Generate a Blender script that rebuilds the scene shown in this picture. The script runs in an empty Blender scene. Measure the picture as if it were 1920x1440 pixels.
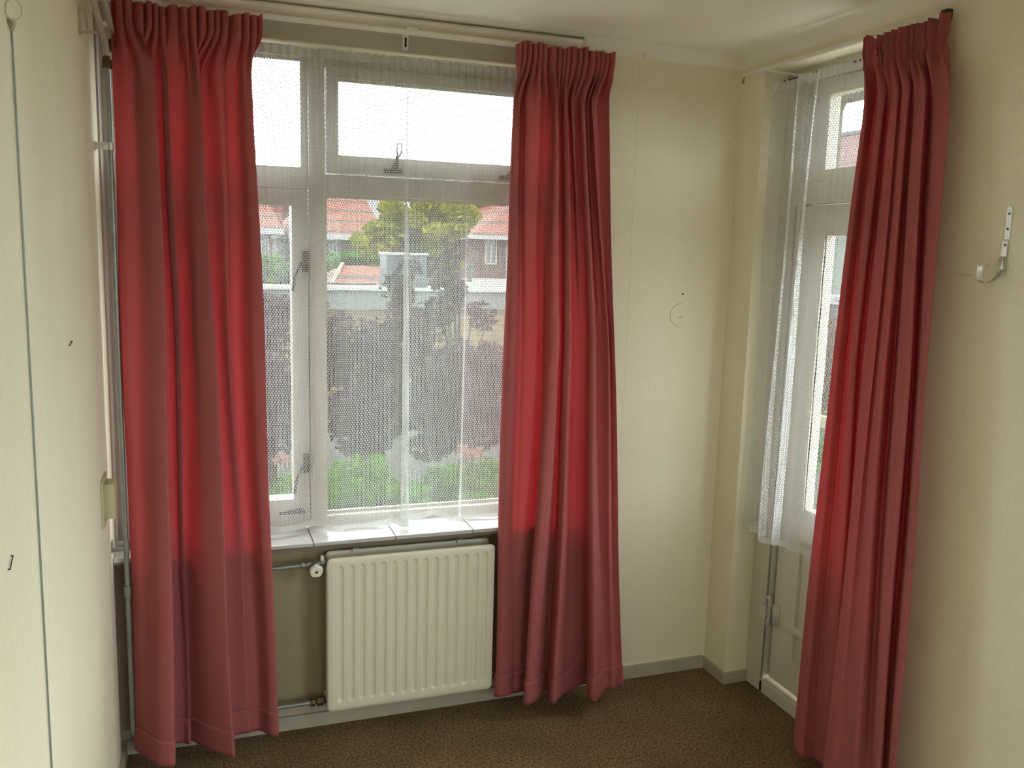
import bpy, bmesh, math, random
from mathutils import Vector, Matrix

# ------------------------------------------------------------------ camera
SC = bpy.context.scene
COL = SC.collection
CAM = Vector((0.0, 0.0, 1.706))
RM = Matrix(((0.94184516, 0.33518020, 0.02412324),
             (-0.33488609, 0.93020734, 0.15021856),
             (0.02791067, -0.14956116, 0.98835846)))      # columns: right, forward, up
FPX = 1646.9                                               # focal length in pixels of a 1920 wide frame
cd = bpy.data.cameras.new('camera')
cd.sensor_width = 36.0
cd.lens = FPX / 1920 * 36.0
cd.clip_start = 0.05
cd.clip_end = 500
cam = bpy.data.objects.new('camera', cd)
COL.objects.link(cam)
r_, f_, u_ = RM.col[0], RM.col[1], RM.col[2]
cam.matrix_world = Matrix(((r_.x, u_.x, -f_.x, CAM.x), (r_.y, u_.y, -f_.y, CAM.y), (r_.z, u_.z, -f_.z, CAM.z), (0, 0, 0, 1)))
SC.camera = cam

# ------------------------------------------------------------------ light and exposure
SC.view_settings.view_transform = 'Standard'
SC.view_settings.look = 'None'
SC.view_settings.gamma = 1.0
SC.view_settings.use_curve_mapping = False
SC.view_settings.exposure = 0.0
world = bpy.data.worlds.new('overcast_sky')
SC.world = world
world.use_nodes = True
wn = world.node_tree.nodes
wl = world.node_tree.links
bg = wn['Background']
tc = wn.new('ShaderNodeTexCoord')
sp = wn.new('ShaderNodeSeparateXYZ')
rp = wn.new('ShaderNodeValToRGB')
rp.color_ramp.elements[0].position = 0.0
rp.color_ramp.elements[0].color = (0.90, 0.96, 1.0, 1)
rp.color_ramp.elements[1].position = 0.8
rp.color_ramp.elements[1].color = (1.0, 1.0, 0.98, 1)
wl.new(tc.outputs['Generated'], sp.inputs[0])
wl.new(sp.outputs['Z'], rp.inputs[0])
wl.new(rp.outputs[0], bg.inputs['Color'])
bg.inputs['Strength'].default_value = SKY = 12.0

def portal(name, loc, rot, sx, sy):
    l = bpy.data.lights.new(name, 'AREA')
    l.shape = 'RECTANGLE'
    l.size = sx
    l.size_y = sy
    l.cycles.is_portal = True
    o = bpy.data.objects.new(name, l)
    COL.objects.link(o)
    o.location = loc
    o.rotation_euler = rot
    return o

portal('window_daylight', (0.49, 3.20, 1.53), (math.radians(-90), 0, 0), 1.56, 1.66)
portal('door_daylight', (2.20, 2.37, 1.50), (0, math.radians(90), 0), 1.70, 0.75)
portal('side_fill_portal', (2.20, 0.0, 1.40), (0, math.radians(90), 0), 1.6, 1.8)  # guides daylight through the added side window
portal('rear_fill_portal', (0.85, -2.32, 1.55), (math.radians(90), 0, 0), 1.0, 1.0)  # guides daylight through the added rear window

try:
    SC.cycles.use_denoising = True
    SC.cycles.max_bounces = 14
    SC.cycles.diffuse_bounces = 7
    SC.cycles.glossy_bounces = 4
    SC.cycles.transmission_bounces = 8
    SC.cycles.transparent_max_bounces = 24
    SC.cycles.caustics_reflective = False
    SC.cycles.caustics_refractive = False
    SC.cycles.sample_clamp_indirect = 80.0
except Exception:
    pass

# ------------------------------------------------------------------ helpers
random.seed(7)
R = math.radians

def at(px, py, Y=None, Xp=None, Zp=None):
    """point of the place seen through photo pixel px,py on the plane y=Y, x=Xp or z=Zp"""
    d = RM @ Vector(((px - 960) / FPX, 1.0, (720 - py) / FPX))
    if Y is not None:
        t = Y / d.y
    elif Xp is not None:
        t = Xp / d.x
    else:
        t = (Zp - CAM.z) / d.z
    return CAM + d * t

def tag(o, label=None, cat=None, group=None, kind=None):
    if label: o['label'] = label
    if cat: o['category'] = cat
    if group: o['group'] = group
    if kind: o['kind'] = kind
    return o

def empty(name, loc=(0, 0, 0), **k):
    o = bpy.data.objects.new(name, None)
    o.empty_display_size = 0.05
    COL.objects.link(o)
    o.location = loc
    tag(o, **k)
    return o

class MB:
    def __init__(self):
        self.bm = bmesh.new()
    def box(self, x0, x1, y0, y1, z0, z1, bevel=0.0):
        bm = self.bm
        if bevel > 0:
            t = bmesh.new()
            vs = [t.verts.new((x, y, z)) for x in (x0, x1) for y in (y0, y1) for z in (z0, z1)]
            for f in ((0, 1, 3, 2), (4, 6, 7, 5), (0, 4, 5, 1), (2, 3, 7, 6), (0, 2, 6, 4), (1, 5, 7, 3)):
                t.faces.new([vs[i] for i in f])
            bmesh.ops.recalc_face_normals(t, faces=t.faces)
            bmesh.ops.bevel(t, geom=list(t.edges), offset=bevel, segments=2, affect='EDGES', profile=0.6)
            me = bpy.data.meshes.new('tmp')
            t.to_mesh(me)
            t.free()
            bm.from_mesh(me)
            bpy.data.meshes.remove(me)
        else:
            vs = [bm.verts.new((x, y, z)) for x in (x0, x1) for y in (y0, y1) for z in (z0, z1)]
            for f in ((0, 1, 3, 2), (4, 6, 7, 5), (0, 4, 5, 1), (2, 3, 7, 6), (0, 2, 6, 4), (1, 5, 7, 3)):
                bm.faces.new([vs[i] for i in f])
        return self
    def tube(self, pts, r, seg=12, cap=True, squash=1.0):
        """swept tube through pts; r a number or one per point"""
        bm = self.bm
        pts = [Vector(p) for p in pts]
        n = len(pts)
        rr = r if isinstance(r, (list, tuple)) else [r] * n
        t0 = (pts[1] - pts[0]).normalized()
        a = Vector((0, 0, 1)) if abs(t0.z) < 0.9 else Vector((1, 0, 0))
        nrm = t0.cross(a).normalized()
        rings = []
        prev = t0
        for i in range(n):
            if i == 0: t = t0
            elif i == n - 1: t = (pts[-1] - pts[-2]).normalized()
            else: t = ((pts[i + 1] - pts[i]).normalized() + (pts[i] - pts[i - 1]).normalized())
            if t.length < 1e-6: t = prev
            t.normalize()
            q = prev.rotation_difference(t)
            nrm = (q @ nrm).normalized()
            nrm = (nrm - t * nrm.dot(t)).normalized()
            b = t.cross(nrm)
            prev = t
            rings.append([bm.verts.new(pts[i] + (nrm * math.cos(2 * math.pi * k / seg) + b * squash * math.sin(2 * math.pi * k / seg)) * rr[i]) for k in range(seg)])
        for i in range(n - 1):
            for k in range(seg):
                bm.faces.new((rings[i][k], rings[i][(k + 1) % seg], rings[i + 1][(k + 1) % seg], rings[i + 1][k]))
        if cap:
            bm.faces.new(list(reversed(rings[0])))
            bm.faces.new(rings[-1])
        return self
    def prism(self, outline, axis, a, b):
        """extrude an outline of 2D points along an axis ('x','y','z') from a to b"""
        bm = self.bm
        def P(p, v):
            if axis == 'x': return (v, p[0], p[1])
            if axis == 'y': return (p[0], v, p[1])
            return (p[0], p[1], v)
        A = [bm.verts.new(P(p, a)) for p in outline]
        B = [bm.verts.new(P(p, b)) for p in outline]
        n = len(outline)
        for i in range(n):
            bm.faces.new((A[i], A[(i + 1) % n], B[(i + 1) % n], B[i]))
        bm.faces.new(A)
        bm.faces.new(B)
        return self
    def poly(self, pts):
        self.bm.faces.new([self.bm.verts.new(p) for p in pts])
        return self
    def strip(self, pts, w, th, side):
        """flat metal strip: pts path, w width along vector side, th thickness"""
        side = Vector(side).normalized()
        pts = [Vector(p) for p in pts]
        bm = self.bm
        rings = []
        for i, p in enumerate(pts):
            if i == 0: t = pts[1] - pts[0]
            elif i == len(pts) - 1: t = pts[-1] - pts[-2]
            else: t = (pts[i + 1] - pts[i]).normalized() + (pts[i] - pts[i - 1]).normalized()
            n = t.cross(side).normalized()
            rings.append([bm.verts.new(p + side * a * w / 2 + n * b * th / 2) for a, b in ((-1, -1), (1, -1), (1, 1), (-1, 1))])
        for i in range(len(rings) - 1):
            for k in range(4):
                bm.faces.new((rings[i][k], rings[i][(k + 1) % 4], rings[i + 1][(k + 1) % 4], rings[i + 1][k]))
        bm.faces.new(rings[0])
        bm.faces.new(rings[-1])
        return self
    def build(self, name, mat, parent=None, smooth=False, fix=True, **k):
        if fix:
            bmesh.ops.recalc_face_normals(self.bm, faces=self.bm.faces)
        me = bpy.data.meshes.new(name)
        self.bm.to_mesh(me)
        self.bm.free()
        me.materials.append(mat)
        if smooth:
            for p in me.polygons: p.use_smooth = True
            if smooth != 'all':
                try: me.set_sharp_from_angle(angle=R(38))
                except Exception: pass
        o = bpy.data.objects.new(name, me)
        COL.objects.link(o)
        if parent is not None:
            o.parent = parent
            o.matrix_parent_inverse = parent_mw(parent).inverted()
        tag(o, **k)
        return o

def parent_mw(p):
    m = Matrix.LocRotScale(p.location, p.rotation_euler, p.scale)
    if p.parent is not None:
        m = parent_mw(p.parent) @ p.matrix_parent_inverse @ m
    return m

def copy_tree(o, parent=None):
    c = o.copy()
    COL.objects.link(c)
    if parent is not None: c.parent = parent
    for ch in list(o.children):
        copy_tree(ch, c)
    return c

# ------------------------------------------------------------------ materials
def srgb(r, g, b):
    f = lambda c: c / 12.92 if c <= 0.04045 else ((c + 0.055) / 1.055) ** 2.4
    return (f(r / 255), f(g / 255), f(b / 255), 1)

def nodes(name):
    m = bpy.data.materials.new(name)
    m.use_nodes = True
    nt = m.node_tree
    return m, nt.nodes, nt.links, nt.nodes['Principled BSDF']

def noisy(name, col, rough=0.6, var=0.06, scale=8.0, bump=0.0, bscale=60.0, metal=0.0, stretch=(1, 1, 1), spec=0.4, detail=4.0, dist=0.002):
    m, N, L, B = nodes(name)
    t = N.new('ShaderNodeTexCoord')
    mp = N.new('ShaderNodeMapping')
    mp.inputs['Scale'].default_value = stretch
    L.new(t.outputs['Object'], mp.inputs[0])
    n = N.new('ShaderNodeTexNoise')
    n.inputs['Scale'].default_value = scale
    n.inputs['Detail'].default_value = detail
    L.new(mp.outputs[0], n.inputs[0])
    cr = N.new('ShaderNodeValToRGB')
    lo = tuple(c * (1 - var) for c in col[:3]) + (1,)
    hi = tuple(min(1, c * (1 + var)) for c in col[:3]) + (1,)
    cr.color_ramp.elements[0].color = lo
    cr.color_ramp.elements[0].position = 0.3
    cr.color_ramp.elements[1].color = hi
    cr.color_ramp.elements[1].position = 0.7
    L.new(n.outputs[0], cr.inputs[0])
    L.new(cr.outputs[0], B.inputs['Base Color'])
    B.inputs['Roughness'].default_value = rough
    B.inputs['Metallic'].default_value = metal
    B.inputs['Specular IOR Level'].default_value = spec
    if bump > 0:
        n2 = N.new('ShaderNodeTexNoise')
        n2.inputs['Scale'].default_value = bscale
        n2.inputs['Detail'].default_value = 3
        L.new(mp.outputs[0], n2.inputs[0])
        b = N.new('ShaderNodeBump')
        b.inputs['Strength'].default_value = bump
        b.inputs['Distance'].default_value = dist
        L.new(n2.outputs[0], b.inputs['Height'])
        L.new(b.outputs[0], B.inputs['Normal'])
    return m

def wallpaper():
    m, N, L, B = nodes('cream_wallpaper')
    t = N.new('ShaderNodeTexCoord')
    mp = N.new('ShaderNodeMapping')
    mp.inputs['Scale'].default_value = (1, 1, 0.35)
    L.new(t.outputs['Object'], mp.inputs[0])
    big = N.new('ShaderNodeTexNoise')
    big.inputs['Scale'].default_value = 2.3
    big.inputs['Detail'].default_value = 5
    L.new(mp.outputs[0], big.inputs[0])
    cr = N.new('ShaderNodeValToRGB')
    cr.color_ramp.elements[0].color = (0.80, 0.745, 0.56, 1)
    cr.color_ramp.elements[0].position = 0.30
    cr.color_ramp.elements[1].color = (0.87, 0.825, 0.66, 1)
    cr.color_ramp.elements[1].position = 0.68
    L.new(big.outputs[0], cr.inputs[0])
    # fibres of the paper
    mp2 = N.new('ShaderNodeMapping')
    mp2.inputs['Scale'].default_value = (1, 1, 0.25)
    L.new(t.outputs['Object'], mp2.inputs[0])
    fine = N.new('ShaderNodeTexNoise')
    fine.inputs['Scale'].default_value = 160
    fine.inputs['Detail'].default_value = 3
    L.new(mp2.outputs[0], fine.inputs[0])
    mx = N.new('ShaderNodeMix')
    mx.data_type = 'RGBA'
    mx.blend_type = 'MULTIPLY'
    mx.inputs['Factor'].default_value = 0.16
    L.new(cr.outputs[0], mx.inputs['A'])
    L.new(fine.outputs[0], mx.inputs['B'])
    # seams every 0.53 m
    sx = N.new('ShaderNodeSeparateXYZ')
    L.new(t.outputs['Object'], sx.inputs[0])
    ad = N.new('ShaderNodeMath'); ad.operation = 'ADD'
    L.new(sx.outputs['X'], ad.inputs[0]); L.new(sx.outputs['Y'], ad.inputs[1])
    sh = N.new('ShaderNodeMath'); sh.operation = 'ADD'; sh.inputs[1].default_value = 0.229
    L.new(ad.outputs[0], sh.inputs[0])
    pp = N.new('ShaderNodeMath'); pp.operation = 'PINGPONG'; pp.inputs[1].default_value = 0.265
    L.new(sh.outputs[0], pp.inputs[0])
    lt = N.new('ShaderNodeMath'); lt.operation = 'LESS_THAN'; lt.inputs[1].default_value = 0.0008
    L.new(pp.outputs[0], lt.inputs[0])
    mx2 = N.new('ShaderNodeMix')
    mx2.data_type = 'RGBA'
    mx2.blend_type = 'MULTIPLY'
    L.new(lt.outputs[0], mx2.inputs['Factor'])
    L.new(mx.outputs['Result'], mx2.inputs['A'])
    mx2.inputs['B'].default_value = (0.80, 0.76, 0.68, 1)
    L.new(mx2.outputs['Result'], B.inputs['Base Color'])
    B.inputs['Roughness'].default_value = 0.85
    B.inputs['Specular IOR Level'].default_value = 0.2
    bp = N.new('ShaderNodeBump')
    bp.inputs['Strength'].default_value = 0.25
    bp.inputs['Distance'].default_value = 0.001
    L.new(fine.outputs[0], bp.inputs['Height'])
    L.new(bp.outputs[0], B.inputs['Normal'])
    return m

def carpet():
    m, N, L, B = nodes('brown_carpet')
    t = N.new('ShaderNodeTexCoord')
    n = N.new('ShaderNodeTexNoise')
    n.inputs['Scale'].default_value = 120
    n.inputs['Detail'].default_value = 4
    n.inputs['Roughness'].default_value = 0.7
    L.new(t.outputs['Object'], n.inputs[0])
    cr = N.new('ShaderNodeValToRGB')
    e = cr.color_ramp.elements
    e[0].color = (0.065, 0.044, 0.022, 1); e[0].position = 0.34
    e[1].color = (0.42, 0.29, 0.16, 1); e[1].position = 0.68
    L.new(n.outputs[0], cr.inputs[0])
    w = N.new('ShaderNodeTexNoise')
    w.inputs['Scale'].default_value = 5
    L.new(t.outputs['Object'], w.inputs[0])
    mx = N.new('ShaderNodeMix'); mx.data_type = 'RGBA'; mx.blend_type = 'MULTIPLY'
    mx.inputs['Factor'].default_value = 0.45
    L.new(cr.outputs[0], mx.inputs['A']); L.new(w.outputs[0], mx.inputs['B'])
    L.new(mx.outputs['Result'], B.inputs['Base Color'])
    B.inputs['Roughness'].default_value = 1.0
    B.inputs['Specular IOR Level'].default_value = 0.05
    bp = N.new('ShaderNodeBump')
    bp.inputs['Strength'].default_value = 0.9
    bp.inputs['Distance'].default_value = 0.006
    L.new(n.outputs[0], bp.inputs['Height'])
    L.new(bp.outputs[0], B.inputs['Normal'])
    return m

def curtain_cloth():
    m = bpy.data.materials.new('dusty_rose_curtain_cloth')
    m.use_nodes = True
    N, L = m.node_tree.nodes, m.node_tree.links
    N.remove(N['Principled BSDF'])
    out = N['Material Output']
    t = N.new('ShaderNodeTexCoord')
    n = N.new('ShaderNodeTexNoise')
    n.inputs['Scale'].default_value = 420
    n.inputs['Detail'].default_value = 2
    L.new(t.outputs['Object'], n.inputs[0])
    cr = N.new('ShaderNodeValToRGB')
    cr.color_ramp.elements[0].color = (0.37, 0.108, 0.110, 1); cr.color_ramp.elements[0].position = 0.3
    cr.color_ramp.elements[1].color = (0.49, 0.160, 0.163, 1); cr.color_ramp.elements[1].position = 0.7
    L.new(n.outputs[0], cr.inputs[0])
    bp = N.new('ShaderNodeBump')
    bp.inputs['Strength'].default_value = 0.25
    bp.inputs['Distance'].default_value = 0.0006
    L.new(n.outputs[0], bp.inputs['Height'])
    d = N.new('ShaderNodeBsdfDiffuse')
    L.new(cr.outputs[0], d.inputs[0]); L.new(bp.outputs[0], d.inputs['Normal'])
    tr = N.new('ShaderNodeBsdfTranslucent')
    tr.inputs[0].default_value = (0.62, 0.010, 0.028, 1)
    sh = N.new('ShaderNodeBsdfSheen')
    sh.inputs[0].default_value = (0.85, 0.45, 0.45, 1)
    sh.inputs['Roughness'].default_value = 0.35
    a = N.new('ShaderNodeMixShader'); a.inputs[0].default_value = 0.17
    L.new(d.outputs[0], a.inputs[1]); L.new(tr.outputs[0], a.inputs[2])
    b = N.new('ShaderNodeMixShader'); b.inputs[0].default_value = 0.12
    L.new(a.outputs[0], b.inputs[1]); L.new(sh.outputs[0], b.inputs[2])
    L.new(b.outputs[0], out.inputs[0])
    return m

def net_cloth(solid=False):
    """white lace net: staggered slots cut by the uv (metres of cloth)"""
    m = bpy.data.materials.new('white_net_edging' if solid else 'white_net_lace')
    m.use_nodes = True
    N, L = m.node_tree.nodes, m.node_tree.links
    N.remove(N['Principled BSDF'])
    out = N['Material Output']
    d = N.new('ShaderNodeBsdfDiffuse'); d.inputs[0].default_value = (0.62, 0.63, 0.62, 1)
    tr = N.new('ShaderNodeBsdfTranslucent'); tr.inputs[0].default_value = (0.86, 0.88, 0.88, 1)
    a = N.new('ShaderNodeMixShader'); a.inputs[0].default_value = NET_TRANS
    L.new(d.outputs[0], a.inputs[1]); L.new(tr.outputs[0], a.inputs[2])
    uv = N.new('ShaderNodeUVMap'); uv.uv_map = 'cloth'
    s = N.new('ShaderNodeSeparateXYZ'); L.new(uv.outputs[0], s.inputs[0])
    def mth(op, x, y=None):
        q = N.new('ShaderNodeMath'); q.operation = op
        for i, v in enumerate((x, y)):
            if v is None: continue
            if isinstance(v, (int, float)): q.inputs[i].default_value = v
            else: L.new(v, q.inputs[i])
        return q.outputs[0]
    u = mth('DIVIDE', s.outputs['X'], 0.0048)
    colm = mth('FLOOR', u)
    par = mth('MULTIPLY', mth('MODULO', colm, 2.0), 0.5)
    v = mth('ADD', mth('DIVIDE', s.outputs['Y'], 0.0152), par)
    fu = mth('ABSOLUTE', mth('SUBTRACT', mth('FRACT', u), 0.5))
    fv = mth('ABSOLUTE', mth('SUBTRACT', mth('FRACT', v), 0.5))
    hole = mth('MULTIPLY', mth('LESS_THAN', fu, 0.35), mth('LESS_THAN', fv, 0.39))
    t = N.new('ShaderNodeBsdfTransparent')
    f = N.new('ShaderNodeMixShader')
    if solid:
        f.inputs[0].default_value = 0.25
    else:
        L.new(hole, f.inputs[0])
    L.new(a.outputs[0], f.inputs[1]); L.new(t.outputs[0], f.inputs[2])
    L.new(f.outputs[0], out.inputs[0])
    return m
NET_TRANS = 0.10

def glass():
    m = bpy.data.materials.new('window_glass')
    m.use_nodes = True
    N, L = m.node_tree.nodes, m.node_tree.links
    N.remove(N['Principled BSDF'])
    out = N['Material Output']
    t = N.new('ShaderNodeBsdfTransparent'); t.inputs[0].default_value = (0.94, 0.965, 0.955, 1)
    g = N.new('ShaderNodeBsdfGlossy'); g.inputs['Roughness'].default_value = 0.02
    lw = N.new('ShaderNodeLayerWeight'); lw.inputs['Blend'].default_value = 0.5
    pw = N.new('ShaderNodeMath'); pw.operation = 'POWER'; pw.inputs[1].default_value = 4.0
    L.new(lw.outputs['Facing'], pw.inputs[0])
    fr = N.new('ShaderNodeMath'); fr.operation = 'MULTIPLY_ADD'
    fr.inputs[1].default_value = 0.6; fr.inputs[2].default_value = 0.025
    L.new(pw.outputs[0], fr.inputs[0])
    x = N.new('ShaderNodeMixShader')
    L.new(fr.outputs[0], x.inputs[0]); L.new(t.outputs[0], x.inputs[1]); L.new(g.outputs[0], x.inputs[2])
    L.new(x.outputs[0], out.inputs[0])
    return m

def brick(name, c1, c2, mortar, scale=1.0, bw=0.22, bh=0.065, axis='xz', ms=0.012):
    m, N, L, B = nodes(name)
    t = N.new('ShaderNodeTexCoord')
    s = N.new('ShaderNodeSeparateXYZ'); L.new(t.outputs['Object'], s.inputs[0])
    c = N.new('ShaderNodeCombineXYZ')
    ad = N.new('ShaderNodeMath'); ad.operation = 'ADD'
    L.new(s.outputs['X'], ad.inputs[0]); L.new(s.outputs['Y'], ad.inputs[1])
    L.new(ad.outputs[0], c.inputs[0]); L.new(s.outputs['Z'], c.inputs[1])
    b = N.new('ShaderNodeTexBrick')
    L.new(c.outputs[0], b.inputs[0])
    b.inputs['Color1'].default_value = c1
    b.inputs['Color2'].default_value = c2
    b.inputs['Mortar'].default_value = mortar
    b.inputs['Scale'].default_value = 1.0
    b.inputs['Brick Width'].default_value = bw
    b.inputs['Row Height'].default_value = bh
    b.inputs['Mortar Size'].default_value = ms
    L.new(b.outputs[0], B.inputs['Base Color'])
    B.inputs['Roughness'].default_value = 0.9
    return m

def leaf(name, c1, c2, trans=0.3):
    m = bpy.data.materials.new(name)
    m.use_nodes = True
    N, L = m.node_tree.nodes, m.node_tree.links
    N.remove(N['Principled BSDF'])
    out = N['Material Output']
    g = N.new('ShaderNodeNewGeometry')
    cr = N.new('ShaderNodeValToRGB')
    cr.color_ramp.elements[0].color = c1
    cr.color_ramp.elements[1].color = c2
    L.new(g.outputs['Random Per Island'], cr.inputs[0])
    d = N.new('ShaderNodeBsdfDiffuse'); t = N.new('ShaderNodeBsdfTranslucent')
    L.new(cr.outputs[0], d.inputs[0]); L.new(cr.outputs[0], t.inputs[0])
    x = N.new('ShaderNodeMixShader'); x.inputs[0].default_value = trans
    L.new(d.outputs[0], x.inputs[1]); L.new(t.outputs[0], x.inputs[2])
    L.new(x.outputs[0], out.inputs[0])
    return m

M = {}
M['wall'] = wallpaper()
M['ceiling'] = noisy('white_ceiling_paint', (0.80, 0.775, 0.69, 1), 0.75, 0.03, 3, 0.15, 40)
M['paint'] = noisy('cream_gloss_paint', (0.56, 0.52, 0.43, 1), 0.38, 0.03, 6, 0.06, 30)
M['sill_shade'] = noisy('tan_shaded_wallpaper', (0.31, 0.262, 0.165, 1), 0.85, 0.06, 3)  # wallpaper tone with the shade under the sill put into its colour
M['skirt'] = noisy('dark_skirting_paint', (0.40, 0.365, 0.29, 1), 0.5, 0.08, 8)  # darker than the cream gloss paint
M['winpaint'] = noisy('white_window_paint', (0.42, 0.39, 0.33, 1), 0.35, 0.03, 6, 0.06, 30)
M['darkpaint'] = noisy('brown_stained_joint', (0.10, 0.07, 0.05, 1), 0.7, 0.1, 10)
M['carpet'] = carpet()
M['cloth'] = curtain_cloth()
M['net'] = net_cloth()
M['netedge'] = net_cloth(True)
M['glass'] = glass()
M['enamel'] = noisy('cream_radiator_enamel', (0.66, 0.63, 0.52, 1), 0.30, 0.015, 5)
M['tile'] = noisy('white_glazed_sill_tile', (0.47, 0.47, 0.46, 1), 0.10, 0.02, 5, spec=0.7)
M['grout'] = noisy('dark_tile_joint', (0.16, 0.13, 0.10, 1), 0.8)
M['steel'] = noisy('grey_steel_pipe', (0.27, 0.29, 0.26, 1), 0.42, 0.12, 20, metal=0.55)
M['pipepaint'] = noisy('dull_painted_pipe', (0.50, 0.46, 0.38, 1), 0.5, 0.06, 15)
M['brass'] = noisy('tarnished_brass', (0.12, 0.075, 0.04, 1), 0.5, 0.25, 60, metal=0.6)
M['chrome'] = noisy('brushed_aluminium', (0.62, 0.60, 0.54, 1), 0.38, 0.06, 40, metal=0.5)
M['blackmetal'] = noisy('black_iron', (0.018, 0.016, 0.014, 1), 0.5, 0.1)
M['plastic'] = noisy('white_plastic', (0.74, 0.72, 0.66, 1), 0.35, 0.02)
M['yplastic'] = noisy('yellowed_plastic', (0.46, 0.42, 0.26, 1), 0.45, 0.03)
M['plaster'] = noisy('bare_plaster', (0.66, 0.62, 0.50, 1), 0.9, 0.1, 60)
M['gap_shade'] = noisy('gap_shade_black', (0.02, 0.015, 0.01, 1), 0.9)  # near black, stands for the shade inside the door gap
# ================================================================== THE ROOM
XL, XR, XC, YB, YR, ZC = -0.27, 2.085, 1.975, 3.0, -2.2, 2.456
WX0, WX1, WZ0, WZ1 = -0.27, 1.27, 0.714, 2.347            # window opening
DY0, DY1 = 2.015, 2.845                                     # door recess along y
XO, SW0, SW1 = 2.155, -0.9, 0.9

def slab(name, mat, boxes, kind='structure', parent=None, bevel=0):
    m = MB()
    for b in boxes: m.box(*b, bevel=bevel)
    return m.build(name, mat, parent, kind=kind)

slab('floor', M['carpet'], [(XL - .3, XR + .3, YR - .2, YB + .3, -0.12, 0.0)])
slab('ceiling', M['ceiling'], [(XL - .3, XR + .3, YR - .2, YB + .3, ZC, ZC + 0.15)])
slab('wall_left', M['wall'], [(XL - .25, XL, YR - .1, YB + .28, -0.1, ZC)])
slab('wall_back', M['wall'], [
    (WX0, WX1, YB, YB + .28, -0.1, WZ0 - .03),
    (WX1, XO, YB, YB + .28, -0.1, ZC),
    (WX0, WX1, YB, YB + .28, WZ1, ZC)])

# right wall: corner chase, recess of the garden door, header, long flat run
slab('wall_right', M['wall'], [
    (XC, XO, DY1, YB, -0.1, ZC),
    (XC, XO, DY0, DY1, 2.385, ZC),
    (XC, XO, SW1, DY0, -0.1, ZC), (XC, XO, YR - .1, SW0, -0.1, ZC),
    (XC, XO, SW0, SW1, -0.1, .6), (XC, XO, SW0, SW1, 2.2, ZC)])
w = empty('side_fill_window', (XC + .08, (SW0 + SW1) / 2, .6), kind='structure')  # unseen side window, added so fill daylight reaches the left wall
m = MB()
for a in (SW0, (SW0 + SW1) / 2 - .025, SW1 - .05): m.box(XC + .06, XC + .12, a, a + .05, .6, 2.2)
m.box(XC + .06, XC + .12, SW0, SW1, .6, .65).box(XC + .06, XC + .12, SW0, SW1, 2.15, 2.2)
m.build('window_frame', M['winpaint'], w)  # frame of the added, unseen side window
MB().box(XC + .088, XC + .092, SW0 + .05, SW1 - .05, .65, 2.15).build('window_pane', M['glass'], w)
RX0, RX1, RZ0, RZ1 = 0.35, 1.35, 1.05, 2.05
slab('wall_rear', M['wall'], [
    (XL, XC, YR - .1, YR, -0.1, RZ0), (XL, XC, YR - .1, YR, RZ1, ZC),
    (XL, RX0, YR - .1, YR, RZ0, RZ1), (RX1, XC, YR - .1, YR, RZ0, RZ1)])
# unseen rear window behind the viewer, added to let in fill daylight
w = empty('rear_fill_window', ((RX0 + RX1) / 2, YR - .06, RZ0), kind='structure')
m = MB()
for a in (RX0, (RX0 + RX1) / 2 - .025, RX1 - .05): m.box(a, a + .05, YR - .09, YR - .03, RZ0, RZ1)
m.box(RX0, RX1, YR - .09, YR - .03, RZ0, RZ0 + .05).box(RX0, RX1, YR - .09, YR - .03, RZ1 - .05, RZ1)
m.build('window_frame', M['winpaint'], w)  # frame of the added, unseen rear window
MB().box(RX0 + .05, RX1 - .05, YR - .063, YR - .059, RZ0 + .05, RZ1 - .05).build('window_pane', M['glass'], w)  # pane of the added, unseen rear window

# skirting boards
slab('baseboard_back', M['skirt'], [(XL, XC - .013, 2.984, YB, 0, 0.050), (XL, WX1, 2.992, YB, 0.052, 0.083)], bevel=0)
slab('baseboard_left', M['skirt'], [(XL, XL + .014, YR, 2.984, 0, 0.050)])
slab('baseboard_right', M['skirt'], [
    (XC - .013, XC, DY1 - .013, YB, 0, 0.045), (XC, XR - .011, DY1 - .013, DY1, 0, 0.045),
    (XC - .013, XC, YR, DY0, 0, 0.045)])
slab('sill_shade_panel', M['sill_shade'], [(XL, WX1 - .02, 2.9965, YB, .084, .69)])  # thin sheet that paints the under-sill shade onto the wall
# ceiling coves
m = MB()
cove = [(3.0 - .045 * k / 8 * (k / 8) ** .5, 2.413 + .043 * (k / 8) ** .6) for k in range(9)] + [(3.0, ZC)]
m.prism(cove, 'x', 1.30, XC)
m.build('trim_1', M['ceiling'], smooth=True, kind='structure')
m = MB()
cove = [(XC - .045 * k / 8 * (k / 8) ** .5, 2.413 + .043 * (k / 8) ** .6) for k in range(9)] + [(XC, ZC)]
bmv = m.prism([(a, b) for a, b in cove], 'y', YR, YB)
m.build('trim_2', M['ceiling'], smooth=True, kind='structure')
# rounded plaster roll above the window
m = MB()
prof = [(3.0, 2.425)] + [(2.992 - .030 * math.sin(R(180 * k / 10)) ** .8, 2.427 + .030 * k / 10) for k in range(11)] + [(3.0, 2.458)]
m.prism(prof, 'x', XL, 1.30)
m.build('trim_3', M['ceiling'], smooth=True, kind='structure')
# board over the window head
slab('trim_4', M['winpaint'], [(XL, 1.30, 2.988, YB, WZ1, 2.402)])

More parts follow.
